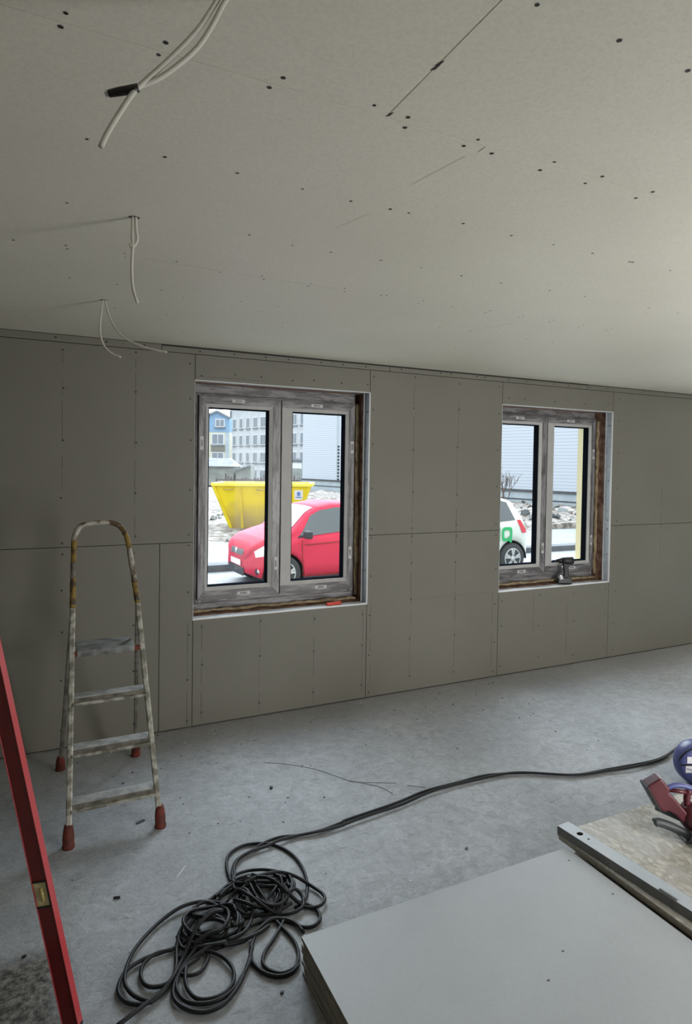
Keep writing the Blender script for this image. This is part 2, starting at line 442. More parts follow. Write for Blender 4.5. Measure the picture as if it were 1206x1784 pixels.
M['balc'] = mat('balcony_panel', (0.22, 0.22, 0.19), 0.8)
M['shed'] = mat('shed_wall', (0.26, 0.28, 0.26), 0.9, var=(0.36, 0.38, 0.35), vscale=1.2)
M['fence'] = mat('weathered_fence', (0.10, 0.08, 0.085), 0.9, var=(0.22, 0.20, 0.20), vscale=3)
M['skip'] = mat('yellow_skip_paint', (0.78, 0.62, 0.012), 0.5, var=(0.66, 0.50, 0.02), vscale=2.5)
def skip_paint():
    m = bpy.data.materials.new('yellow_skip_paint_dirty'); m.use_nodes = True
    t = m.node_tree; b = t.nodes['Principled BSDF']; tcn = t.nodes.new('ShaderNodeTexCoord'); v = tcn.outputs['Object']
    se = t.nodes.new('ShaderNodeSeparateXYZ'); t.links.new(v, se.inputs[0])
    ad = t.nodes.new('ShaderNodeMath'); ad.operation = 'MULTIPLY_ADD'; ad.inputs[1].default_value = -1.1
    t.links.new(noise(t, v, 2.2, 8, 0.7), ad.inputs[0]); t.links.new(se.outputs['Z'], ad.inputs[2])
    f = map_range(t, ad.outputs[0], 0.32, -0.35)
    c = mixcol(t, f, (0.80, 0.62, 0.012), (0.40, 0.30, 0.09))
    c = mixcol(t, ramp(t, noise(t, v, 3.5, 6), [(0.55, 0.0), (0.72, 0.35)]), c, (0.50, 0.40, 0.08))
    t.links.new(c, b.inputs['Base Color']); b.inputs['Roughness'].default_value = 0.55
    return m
M['skipdirt'] = mat('dirty_skip_paint', (0.58, 0.45, 0.06), 0.7, var=(0.36, 0.30, 0.15), vscale=3.0)
M['skiprim'] = mat('skip_rim', (0.84, 0.72, 0.10), 0.5)
M['logo_blue'] = mat('label_blue', (0.10, 0.22, 0.48), 0.5)
M['carred'] = mat('car_red_paint', (0.52, 0.045, 0.085), 0.7, spec=0.1)
M['carglass'] = mat('car_glass', (0.05, 0.065, 0.075), 0.06, spec=0.9)
M['carwhite'] = mat('car_white_paint', (0.58, 0.63, 0.61), 0.55, spec=0.2)
M['tyre'] = mat('tyre_rubber', (0.035, 0.038, 0.045), 0.8)
M['rim'] = mat('alloy_rim', (0.50, 0.52, 0.54), 0.35, 0.6)
M['lamp'] = mat('headlamp_clear', (0.72, 0.76, 0.78), 0.08, spec=0.9)
M['taillamp'] = mat('tail_lamp_red', (0.60, 0.05, 0.07), 0.2)
M['green'] = mat('green_letter', (0.02, 0.36, 0.13), 0.6)
M['plate'] = mat('number_plate', (0.75, 0.76, 0.76), 0.5)
M['twig'] = mat('twig', (0.14, 0.12, 0.11), 0.9)

H = 2.47
XL, XR, YB = -0.33, 9.5, -4.9
# ------------------------------------------------------------------ room shell
fl = MB(); fl.box(XL - 0.1, XR + 0.2, YB - 0.2, 0.066, -0.12, 0.0)
tag(fl.build('floor', M['floor']), kind='structure')

# window wall: plasterboard sheets (with hairline joints), pencil marks and screw heads in one wall mesh
W1 = (0.864, 2.138, 0.708, 2.258); W2 = (3.360, 4.623, 0.703, 2.241); W3 = (6.35, 7.60, 0.70, 2.24); W4 = (8.05, 9.30, 0.70, 2.24)
wl = MB()
G = 0.0021
def sheet(x0, x1, z0, z1):
    wl.box(x0 + G, x1 - G, 0.0, 0.0125, z0 + G, z1 - G, 0)
ZS, ZT = 1.212, 2.424
sheet(XL, 0.652, 0.008, ZS); sheet(0.652, W1[0] - 0.0, 0.008, ZS)
sheet(W1[0] - 0.0, W1[1], 0.008, W1[2]); sheet(W1[1], W2[0], 0.008, ZS)
sheet(W2[0], W2[1], 0.008, W2[2]); sheet(W2[1], W3[0], 0.008, ZS); sheet(W3[0], W3[1], 0.008, W3[2]); sheet(W3[1], W4[0], 0.008, ZS); sheet(W4[0], W4[1], 0.008, W4[2]); sheet(W4[1], XR, 0.008, ZS)
sheet(XL, W1[0], ZS, ZT); sheet(W1[0], W1[1], W1[3], ZT); sheet(W1[1], W2[0], ZS, ZT)
sheet(W2[0], W2[1], W2[3], ZT); sheet(W2[1], W3[0], ZS, ZT); sheet(W3[0], W3[1], W3[3], ZT); sheet(W3[1], W4[0], ZS, ZT); sheet(W4[0], W4[1], W4[3], ZT); sheet(W4[1], XR, ZS, ZT)
sheet(XL, 0.655, ZT, H - 0.001); sheet(0.655, 2.3, ZT, H - 0.008); sheet(2.3, 4.3, ZT, H - 0.008); sheet(4.3, XR, ZT, H - 0.004)
# dark backing behind the joints
def with_openings(mb, y0, y1, z0, z1, mi, grow=0.0, ops=None):
    xs = [XL - 0.1]
    for w_ in (ops or (W1, W2, W3, W4)):
        mb.box(xs[-1], w_[0] - grow, y0, y1, z0, z1, mi)
        mb.box(w_[0] - grow, w_[1] + grow, y0, y1, z0, w_[2] - grow, mi)
        mb.box(w_[0] - grow, w_[1] + grow, y0, y1, w_[3] + grow, z1, mi)
        xs.append(w_[1] + grow)
    mb.box(xs[-1], XR + 0.2, y0, y1, z0, z1, mi)
with_openings(wl, 0.0127, 0.020, 0.0, H + 0.1, 1)
def pencil_v(x, z0, z1, wd=0.0026):
    wl.box(x - wd / 2, x + wd / 2, -0.0004, 0.0004, z0, z1, 2)
def pencil_h(x0, x1, z, wd=0.002):
    wl.box(x0, x1, -0.0004, 0.0004, z - wd / 2, z + wd / 2, 2)
rnd = random.Random(4)
for x, a, b in ((0.087, 1.55, 2.36), (0.499, 1.25, 2.36), (0.923, 0.05, 0.70), (1.318, 0.02, 0.70), (1.717, 0.05, 0.70), (2.108, 0.05, 0.70),
                (2.517, 0.1, 2.34), (2.927, 0.15, 2.34), (3.30, 0.1, 0.7), (0.83, 0.02, 0.69), (3.74, 0.35, 0.65), (4.12, 0.1, 0.55), (2.172, 0.1, 0.7), (5.30, 0.9, 1.6)):
    z = a
    while z < b:          # worn, broken pencil stroke
        L = rnd.uniform(0.06, 0.30)
        pencil_v(x + rnd.uniform(-0.0012, 0.0012), z, min(b, z + L), rnd.uniform(0.0018, 0.0034))
        z += L + rnd.uniform(0.0, 0.10)
pencil_h(0.86, 1.36, 2.285); pencil_h(2.55, 3.30, 0.705, 0.0014)
def screw(x, z, r=0.0064):
    n = 8
    vs = [(x + r * math.cos(2 * math.pi * k / n), -0.0007, z + r * math.sin(2 * math.pi * k / n)) for k in range(n)]
    wl.add(vs, [tuple(range(n))], 3)
for x in (0.087, 0.499, 2.517, 2.927):
    for z in (0.10, 0.40, 0.70, 0.97, 1.175, 1.25, 1.52, 1.86, 2.16, 2.385):
        screw(x + rnd.uniform(-0.006, 0.006), z + rnd.uniform(-0.02, 0.02))
for x in (0.835, 2.165, 3.325, 4.70):
    for z in (0.06, 0.30, 0.60, 0.90, 1.175, 1.25, 1.55, 1.88, 2.15, 2.38):
        screw(x + rnd.uniform(-0.005, 0.005), z + rnd.uniform(-0.02, 0.02))
for x in (0.923, 1.318, 1.717, 2.105, 3.395, 3.80, 4.2, 4.58):
    for z in (0.10, 0.40, 0.64):
        screw(x + rnd.uniform(-0.006, 0.006), z + rnd.uniform(-0.02, 0.02))
for x in (0.90, 1.10, 1.32, 1.52, 1.72, 1.92, 2.11, 3.42, 3.62, 3.90, 4.10, 4.30, 4.55):
    screw(x + rnd.uniform(-0.03, 0.03), 2.30 + rnd.uniform(-0.012, 0.02)); screw(x + rnd.uniform(-0.03, 0.03), 2.445)
for x in (0.05, 0.33, 0.55, 2.4, 2.75, 2.85, 3.1, 3.18, 5.0, 5.3):
    screw(x, 2.45)
for x in (5.10, 5.50):
    for z in (0.4, 0.75, 1.18, 1.26, 1.7, 2.1):
        screw(x, z + rnd.uniform(-0.02, 0.02), 0.004)
with_openings(wl, 0.065, 0.25, -0.1, H + 0.1, 4, 0.0)
with_openings(wl, 0.25, 0.345, -0.6, 3.4, 5, 0.0, ((0.925, 2.085, 0.80, 2.175), (3.405, 4.560, 0.80, 2.175), W3, W4))
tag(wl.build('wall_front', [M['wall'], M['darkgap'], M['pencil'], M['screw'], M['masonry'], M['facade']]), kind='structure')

# ceiling boards with open joints, screws
cl = MB()
cl.box(XL - 0.1, XR + 0.2, YB - 0.2, 0.4, H + 0.014, H + 0.12, 1)
def cboard(x0, x1, y0, y1, g=0.0012):
    cl.box(x0 + g, x1 - g, y0 + g, y1 - g, H, H + 0.0125, 0)
cl.box(XL, 9.5, -2.8680, 0.0, H, H + 0.0125, 0)
cl.box(XL, 0.6525, -4.07, -2.8705, H, H + 0.0125, 0); cl.box(0.6550, 3.15, -4.07, -2.8705, H, H + 0.0125, 0); cl.box(3.152, 9.5, -4.07, -2.8705, H, H + 0.0125, 0)
cboard(XL, 9.5, YB, -4.07)
# chipped paper at the open joint
for k, (a, b) in enumerate(((0.655, -2.872), (0.6535, -3.045), (0.6537, -3.06))):
    cl.add([(a - 0.004, b, H - 0.0004), (a + 0.004, b - 0.006, H - 0.0004), (a + 0.005, b - 0.022, H - 0.0004), (a - 0.001, b - 0.016, H - 0.0004)], [(0, 1, 2, 3)], 1)
cl.add([(0.918, -2.868, H - 0.0005), (0.921, -2.868, H - 0.0005), (0.921, -2.84, H - 0.0005), (0.919, -2.84, H - 0.0005)], [(0, 1, 2, 3)], 3)
def cline(x0, y0, x1, y1, wd, mi=3):
    d = Vector((x1 - x0, y1 - y0, 0)).normalized(); n = Vector((-d.y, d.x, 0)) * wd / 2
    a = Vector((x0, y0, H - 0.0004)); b = Vector((x1, y1, H - 0.0004))
    cl.add([a - n, b - n, b + n, a + n], [(0, 1, 2, 3)], mi)
cline(0.32, -1.655, 0.62, -1.645, 0.0022); cline(0.66, -1.645, 0.80, -1.64, 0.0016); cline(0.85, -1.64, 1.12, -1.64, 0.002)
cline(0.905, -2.81, 0.87, -2.62, 0.0014, 4); cline(2.153, -1.498, 2.08, -1.26, 0.003, 4); cline(0.86, -2.40, 0.82, -2.25, 0.0015, 4)
screws = [(0.028, -2.897), (0.021, -2.857), (0.19, -2.898), (0.184, -2.858), (0.411, -2.898), (0.397, -2.856), (0.611, -2.897), (0.696, -2.891), (0.711, -2.853), (0.885, -2.886), (0.873, -2.848), (0.953, -2.85), (1.114, -2.887), (1.113, -2.839), (1.276, -2.886), (1.268, -2.838), (1.466, -2.884), (1.459, -2.836), (0.084, -2.474), (0.26, -2.471), (0.441, -2.471), (0.624, -2.463), (0.774, -2.454), (0.9, -2.458), (0.962, -2.459), (1.15, -2.469), (1.345, -2.46), (1.523, -2.461), (1.701, -2.461), (1.887, -2.458), (0.711, -3.264), (0.897, -3.264), (1.078, -3.263), (0.053, -2.061), (0.06, -1.671), (-0.101, -1.641), (0.251, -1.681), (0.434, -1.68), (0.596, -2.066), (0.754, -2.043), (0.898, -2.042), (1.093, -2.05), (1.268, -2.048), (1.458, -2.039), (1.656, -2.034), (0.611, -1.628), (0.769, -1.664), (0.79, -1.623), (0.983, -1.657), (0.986, -1.62), (1.133, -1.663), (1.155, -1.616), (1.319, -1.644), (1.339, -1.655), (1.531, -1.608), (1.53, -1.653), (1.703, -1.633), (2.153, -1.498), (0.449, -1.257), (0.269, -1.256), (0.557, -1.18), (0.808, -1.241), (0.988, -1.234), (0.94, -1.094), (0.985, -0.836), (1.157, -0.823), (1.527, -1.232), (1.519, -0.808), (1.699, -0.82), (1.907, -1.61), (0.085, -1.265), (0.066, -1.635), (0.259, -1.636)]
for x in (1.9, 2.1, 2.3, 2.5, 2.7):
    screws += [(x, -2.05), (x, -2.46), (x + 0.03, -2.886), (x + 0.02, -2.838), (x, -1.66), (x + 0.01, -1.62), (x, -1.24)]
screws += [(1.27, -3.26), (1.46, -3.25), (1.65, -3.26), (1.9, -0.42), (1.3, -0.43), (0.7, -0.42), (2.5, -0.42), (-0.1, -0.42), (0.3, -0.82), (0.1, -0.83), (0.55, -0.8), (2.3, -0.82), (2.7, -0.8)]
for i, (x, y) in enumerate(screws):
    n = 8; r = 0.0052 if i % 3 else 0.0042
    cl.add([(x + r * math.cos(2 * math.pi * k / n), y + r * math.sin(2 * math.pi * k / n), H - 0.0006) for k in range(n)], [tuple(range(n))], 2)
M['faint'] = mat('filled_joint', (0.40, 0.38, 0.33), 0.8)
M['pinkmark'] = mat('pink_chalk', (0.52, 0.42, 0.38), 0.8)
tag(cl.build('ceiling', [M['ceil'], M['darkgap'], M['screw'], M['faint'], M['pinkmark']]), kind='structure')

b = MB(); b.box(XL - 0.12, XL, YB, 0.0, 0, H); tag(b.build('wall_left', M['wall']), kind='structure')
b = MB()
b.box(XR, XR + 0.15, YB, 0.0, 0, H)
tag(b.build('wall_right', M['wall']), kind='structure')
b = MB()
b.box(XL, 2.58, YB - 0.15, YB, 0, H); b.box(3.52, XR, YB - 0.15, YB, 0, H); b.box(2.58, 3.52, YB - 0.15, YB, 2.05, H)
tag(b.build('wall_back', M['wall']), kind='structure')

# ------------------------------------------------------------------ windows
def make_window(name, W, fx0, fx1, seed):
    root = empty(name, (fx0, 0.16, 0.775)); root['kind'] = 'structure'
    def off(mb, nm, m, par=root, **k):
        ox, oy, oz = root.location
        mb.v = [(x - ox, y - oy, z - oz) for x, y, z in mb.v]
        return mb.build(nm, m, par, **k)
    z0, z1 = 0.775, 2.195
    mid = (fx0 + fx1) / 2
    f = MB()    # fixed outer frame
    f.box(fx0, fx0 + 0.05, 0.165, 0.24, z0, z1, 0); f.box(fx1 - 0.05, fx1, 0.165, 0.24, z0, z1, 0)
    f.box(fx0 + 0.05, fx1 - 0.05, 0.165, 0.24, z0, z0 + 0.05, 1); f.box(fx0 + 0.05, fx1 - 0.05, 0.165, 0.24, z1 - 0.05, z1, 1)
    f.box(fx0, fx1, 0.172, 0.24, z1 + 0.001, W[3] + 0.03, 1)           # widening profile on top
    f.box(fx0 - 0.02, fx1 + 0.01, 0.172, 0.24, 0.727, z0 - 0.001, 1)         # sill profile
    f.box(mid - 0.03, mid + 0.03, 0.172, 0.24, z0 + 0.05, z1 - 0.05, 0)
    off(f, 'outer_frame', [M['filmv'], M['filmh']], bevel=0.003)
    for k in range(2):
        a = fx0 + 0.018 if k == 0 else mid + 0.003
        c = mid - 0.003 if k == 0 else fx1 - 0.018
        gz0, gz1 = 0.883, 2.103
        ga, gb = (a + 0.066, c - 0.083) if k == 0 else (a + 0.084, c - 0.072)
        zs0, zs1 = 0.80, 2.180
        s = MB()
        y0, y1 = 0.140, 0.163
        def member(p, q, mi):      # mitred member, polygon in xz
            s.prism(p, (0, (y0 + 0.22) / 2, 0), (1, 0, 0), (0, 0, 1), (0, 0.22 - y0, 0), mi)
        w_ = 0.0
        A = (a, zs0); B = (c, zs0); Cc = (c, zs1); D = (a, zs1)
        a2, c2, z2, z3 = ga, gb, gz0, gz1
        # filmed outer band and plain glazing-bead slope
        k1 = 0.70
        la = a + (a2 - a) * (k1 if k == 0 else 0.04); lc = c - (c - c2) * k1
        lz0 = zs0 + (z2 - zs0) * k1; lz1 = zs1 - (zs1 - z3) * k1
        member([A, (la, lz0), (la, lz1), D], 0, 0)
        member([A, B, (lc, lz0), (la, lz0)], 0, 1)
        member([B, Cc, (lc, lz1), (lc, lz0)], 0, 0)
        member([D, (la, lz1), (lc, lz1), Cc], 0, 1)
        off(s, 'sash', [M['filmv'], M['filmh']], bevel=0.002)
        sash = bpy.context.scene.collection.objects[-1]
        g = MB()
        yo, yi, yb = 0.1405, 0.150, 0.215
        outer = [(la, lz0), (lc, lz0), (lc, lz1), (la, lz1)]
        inner = [(a2, z2), (c2, z2), (c2, z3), (a2, z3)]
        vs = [(x, yo, z) for x, z in outer] + [(x, yi, z) for x, z in inner] + [(x, yb, z) for x, z in inner] + [(x, yb, z) for x, z in outer]
        fs = []
        for i in range(4):
            j = (i + 1) % 4
            fs += [(i, j, 4 + j, 4 + i), (4 + i, 4 + j, 8 + j, 8 + i), (8 + i, 8 + j, 12 + j, 12 + i)]
        g.add(vs, fs)
        bead = off(g, 'glazing_bead', M['upvc'])
        gk = MB()
        e_ = 0.007
        for (x0, x1, zz0, zz1) in ((a2, a2 + e_, z2, z3), (c2 - e_, c2, z2, z3), (a2 + e_, c2 - e_, z2, z2 + e_), (a2 + e_, c2 - e_, z3 - e_, z3)):
            gk.box(x0, x1, 0.158, 0.212, zz0, zz1)
        off(gk, 'gasket', M['gasket'])
        p = MB(); p.box(a2 + e_, c2 - e_, 0.184, 0.188, z2 + e_, z3 - e_)
        off(p, 'glass_pane', M['glass'])
        rr = random.Random(seed + k)
        # printed labels on the film
        xm = (a + c) / 2
        for (lx, lz, vert) in ((xm + 0.03, zs0 + 0.028, False), (xm - 0.02, zs1 - 0.027, False), (c - 0.025, 1.02 + 0.05 * k, True), (a + 0.02 if k == 0 else c - 0.02, 1.86, True)):
            lb = MB(); hw, hh = (0.012, 0.045) if vert else (0.045, 0.011)
            lb.box(lx - hw, lx + hw, 0.1385, 0.1402, lz - hh, lz + hh, 0)
            lb.box(lx - hw * 0.55, lx + hw * 0.55, 0.1375, 0.1384, lz - hh * 0.5, lz + hh * 0.5, 1)
            off(lb, 'film_label', [M['sticker'], M['filmv']])
    # foam beads round the frame
    fo = MB(); rr = random.Random(seed * 7)
    def bead_line(p, q, r, y):
        pts = []; n = 26
        for i in range(n + 1):
            t = i / n
            pts.append((p[0] + (q[0] - p[0]) * t + rr.uniform(-0.004, 0.004), y + rr.uniform(-0.006, 0.006), p[1] + (q[1] - p[1]) * t + rr.uniform(-0.004, 0.004)))
        fo.tube(pts, [r * rr.uniform(0.75, 1.25) for _ in pts], 8)
    bead_line((W[0] + 0.02, 0.728), (W[1] - 0.03, 0.726), 0.011, 0.135)
    bead_line((W[1] - 0.022, 0.75), (W[1] - 0.022, W[3] - 0.08), 0.017, 0.150)
    bead_line((W[0] + 0.018, 0.75), (W[0] + 0.018, W[3] - 0.08), 0.015, 0.150)
    off(fo, 'mounting_foam', M['foam'])
    # steel studs lining the opening + white cut edge of the board
    st = MB(); tk = 0.0015; d0, d1 = 0.013, 0.062
    st.box(W[1] - tk, W[1], d0, d1, W[2], W[3], 0); st.box(W[0], W[0] + tk, d0, d1, W[2], W[3], 0)
    st.box(W[0], W[1], d0, d1, W[2], W[2] + tk, 0); st.box(W[0], W[1], d0, d1, W[3] - tk, W[3], 0)
    st.box(W[1] - 0.02, W[1], d1 - tk, d1, W[2], W[3], 0); st.box(W[0], W[1], d1 - tk, d1, W[2], W[2] + 0.004, 0)
    for zz in (0.95, 1.18, 1.26, 1.62, 2.12):
        st.tube([(W[1] - tk, 0.03, zz), (W[1] - tk - 0.003, 0.03, zz)], 0.005, 8, 1)
    off(st, 'steel_lining', [M['zinc'], M['screw']])
    ed = MB(); ee = 0.004
    ed.box(W[0] - 0.003, W[1] + 0.003, -0.0012, 0.012, W[2] - 0.006, W[2] + 0.0035); ed.box(W[1] - 0.003, W[1] + 0.004, -0.0012, 0.012, W[2] + 0.004, W[3])
    ed.box(W[0], W[1] + 0.002, -0.0012, 0.012, W[3] - 0.001, W[3] + 0.003)
    ed.box(W[0] - 0.0005, W[0] + 0.002, -0.0012, 0.012, W[2] + 0.004, W[3] - 0.001)
    off(ed, 'edge_trim', M['bead'])
    return root
make_window('window_1', W1, 0.905, 2.105, 11)
make_window('window_2', W2, 3.385, 4.585, 23)

# ------------------------------------------------------------------ step ladder
lad = empty('step_ladder', (0.29, -0.66, 0.0))
tag(lad, 'worn metal step ladder with taped hoop handle and red rubber feet', 'ladder')
def lp(mb, nm, m, par=lad, **k):
    ox, oy, oz = lad.location
    mb.v = [(x - ox, y - oy, z - oz) for x, y, z in mb.v]
    return mb.build(nm, m, par, **k)
def fy(z): return -1.06 + 0.35 * z
def fxl(z): return 0.096 + 0.026 * z
def fxr(z): return 0.495 - 0.066 * z
# tube rails to z=1.0, taped hoop above
for nm, fx in (('front_rail', fxl), ('front_rail', fxr)):
    b = MB(); b.bar((fx(0.02), fy(0.02), 0.02), (fx(1.0), fy(1.0), 1.0), 0.026, 0.022)
    lp(b, nm, M['alu'], bevel=0.006)
hoop = [(fxl(1.0), fy(1.0), 1.0), (fxl(1.15) , fy(1.15), 1.15), (0.131, fy(1.30), 1.30), (0.139, fy(1.35), 1.352), (0.163, fy(1.385), 1.388), (0.205, fy(1.40), 1.402), (0.262, fy(1.405), 1.406),
        (0.320, fy(1.40), 1.402), (0.358, fy(1.38), 1.380), (0.384, fy(1.335), 1.335), (0.397, fy(1.27), 1.27), (0.412, fy(1.15), 1.15), (fxr(1.0), fy(1.0), 1.0)]
hp = spline(hoop, 0.012)
nH = len(hp); rr = random.Random(5)
segs = [(0, 0.16, 'tape'), (0.16, 0.22, 'cord'), (0.22, 0.34, 'tape'), (0.34, 0.60, 'tapew'), (0.60, 0.70, 'tape'), (0.70, 0.88, 'tapew'), (0.88, 1.0, 'tape')]
hb = MB(); 
for q, (a, c, mm) in enumerate(segs):
    i0, i1 = int(a * (nH - 1)), int(c * (nH - 1)) + 1
    pts = hp[i0:min(i1 + 1, nH)]
    hb.tube(pts, [0.0135 * rr.uniform(0.93, 1.14) for _ in pts], 10, {'tape': 0, 'tapew': 1, 'cord': 2}[mm])
lp(hb, 'hoop_handle', [M['tape'], M['tapew'], M['darkshade']])
# back legs
def bl(z): return (0.078 + 0.045 * z, -0.27 - 0.43 * z)
def br(z): return (0.480 - 0.050 * z, -0.262 - 0.44 * z)
for fn in (bl, br):
    b = MB(); b.bar((*fn(0.02), 0.02), (*fn(1.03), 1.03), 0.022, 0.02); lp(b, 'back_leg', M['darkshade'], bevel=0.005)
b = MB(); b.bar((bl(0.32)[0], bl(0.32)[1], 0.32), (br(0.32)[0], br(0.32)[1], 0.32), 0.012, 0.012, (0, 1, 0)); 
# steps
def make_step(z):
    s = MB(); x0, x1 = fxl(z) + 0.006, fxr(z) - 0.006; y = fy(z)
    s.box(x0, x1, y - 0.002, y + 0.062, z + 0.004, z + 0.010, 0)            # tread
    s.box(x0, x1, y + 0.058, y + 0.064, z - 0.012, z + 0.004, 1)
    s.box(x0 + 0.002, x1 - 0.002, y - 0.004, y + 0.002, z - 0.010, z + 0.004, 1)
    s.box(x0, x1, y - 0.022, y - 0.006, z - 0.024, z - 0.010, 1)           # front lip
    s.box(x0, x1, y - 0.008, y - 0.003, z - 0.024, z + 0.006, 2)  # dark strip standing in for the shaded gap above the lip
    for i in range(4):
        yy = y + 0.006 + i * 0.014
        s.box(x0 + 0.01, x1 - 0.01, yy - 0.002, yy + 0.002, z + 0.010, z + 0.012, 0)
    st = lp(s, 'step', [M['step'], M['alu'], M['darkshade']], bevel=0.0015)
    for fx, sg in ((fxl, -1), (fxr, 1)):
        r = MB(); r.tube([(fx(z) - 0.004, y - 0.014, z), (fx(z) + 0.004, y - 0.024, z)], 0.006, 8)
    return st
for z in (0.157, 0.375, 0.590): make_step(z)
pl = MB(); z = 0.80
pl.box(0.140, 0.405, fy(z) - 0.010, fy(z) + 0.175, z - 0.003, z + 0.004); pl.box(0.140, 0.405, fy(z) - 0.014, fy(z) - 0.009, z - 0.026, z + 0.005)
pl.box(0.140, 0.405, fy(z) + 0.172, fy(z) + 0.177, z - 0.018, z + 0.004)
lp(pl, 'platform', M['plat'], bevel=0.002)
for (x0, x1) in ((0.112, 0.150), (0.398, 0.442)):
    h_ = MB(); h_.box(x0, x1, fy(z) - 0.012, fy(z) + 0.012, z - 0.022, z + 0.0); lp(h_, 'platform_bracket', M['redrub'])
for (x0, fn) in ((0.135, bl), (0.408, br)):
    h_ = MB(); h_.bar((x0, fy(z) + 0.16, z - 0.005), (*fn(0.72), 0.72), 0.010, 0.004); lp(h_, 'platform_strut', M['alu'])
for (px, py, lean) in ((fxl(0), fy(0), 0), (fxr(0), fy(0), 0), (bl(0)[0], bl(0)[1], 1), (br(0)[0], br(0)[1], 1)):
    s = MB(); q = Vector((0, 0.35 if not lean else -0.43, 1)).normalized()
    c = Vector((px, py, 0)); 
    ring = [(0.026, 0.0), (0.028, 0.008), (0.024, 0.018), (0.025, 0.040), (0.022, 0.066), (0.0175, 0.088), (0.013, 0.090)]
    n = 14; vs = []
    for r, hgt in ring:
        for k in range(n):
            a = 2 * math.pi * k / n
            vs.append((px + q.x * hgt + r * math.cos(a), py + q.y * hgt + r * 0.95 * math.sin(a), hgt))
    fs = [tuple(range(n - 1, -1, -1)), tuple((len(ring) - 1) * n + k for k in range(n))]
    for i in range(len(ring) - 1):
        for k in range(n): fs.append((i * n + k, i * n + (k + 1) % n, (i + 1) * n + (k + 1) % n, (i + 1) * n + k))
    s.add(vs, fs, 0, True)
    lp(s, 'rubber_foot', M['redrub'])

# ------------------------------------------------------------------ spirit level leaning on the left wall
A0 = Vector((0.080, -2.035, 0.004)); T0 = Vector((-0.198, 0.12, 1.0)).normalized()
Lb = 1.95
a_ = math.radians(32)
Wd = Vector((math.cos(a_), -math.sin(a_), 0)); Wd = (Wd - T0 * Wd.dot(T0)).normalized(); Nn = T0.cross(Wd).normalized()
lev = empty('spirit_level', A0)
tag(lev, 'long red spirit level leaning at left with yellow vial window', 'spirit level')
def vp(mb, nm, m, par=lev, **k):
    mb.v = [(x - A0.x, y - A0.y, z - A0.z) for x, y, z in mb.v]
    return mb.build(nm, m, par, **k)
hw, hd = 0.0265, 0.012
v0, v1 = 0.380, 0.460      # vial window along the length
cen = lambda t: A0 + T0 * t
b = MB()
b.obox(cen(v0 / 2 + 0.005), Wd * (hw - 0.002), Nn * (hd - 0.002), T0 * (v0 / 2 - 0.005)); b.obox(cen((v1 + Lb) / 2), Wd * (hw - 0.002), Nn * (hd - 0.002), T0 * ((Lb - v1) / 2))
b.obox(cen((v0 + v1) / 2) + Wd * (hw - 0.006), Wd * 0.004, Nn * (hd - 0.003), T0 * ((v1 - v0) / 2))
vp(b, 'level_body', M['red'])
b = MB()
for s_ in (-1, 1):
    b.obox(cen(Lb / 2 + 0.005) + Wd * s_ * (hw - 0.001), Wd * 0.0012, Nn * hd, T0 * (Lb / 2 - 0.005))
vp(b, 'level_edge', M['redlit'], bevel=0.0005)
b = MB(); b.obox(cen((v0 + v1) / 2) - Wd * 0.004, Wd * (hw - 0.006), Nn * 0.009, T0 * ((v1 - v0) / 2 - 0.003)); 
vl = vp(b, 'vial_window', M['vial'], bevel=0.001)
b = MB(); b.obox(cen(v0 + 0.001) , Wd * (hw - 0.002), Nn * (hd + 0.0006), T0 * 0.002); b.obox(cen(v1 - 0.001), Wd * (hw - 0.002), Nn * (hd + 0.0006), T0 * 0.002)
b.obox(cen((v0 + v1) / 2) + Wd * (hw - 0.0045), Wd * 0.0016, Nn * (hd + 0.0006), T0 * ((v1 - v0) / 2))
vp(b, 'vial_surround', M['black'])
b = MB(); b.tube([cen(v0 + 0.02) + Wd * 0.0 + Nn * 0.0095, cen(v1 - 0.02) + Nn * 0.0095], 0.006, 10); b.tube([cen(v0 + 0.02) - Nn * 0.0095, cen(v1 - 0.02) - Nn * 0.0095], 0.006, 10)
vp(b, 'vial', M['vialglass'])
for tt in (0.004, Lb + 0.004):
    b = MB(); b.obox(cen(tt), Wd * hw, Nn * hd, T0 * 0.004); vp(b, 'end_cap', M['black'])

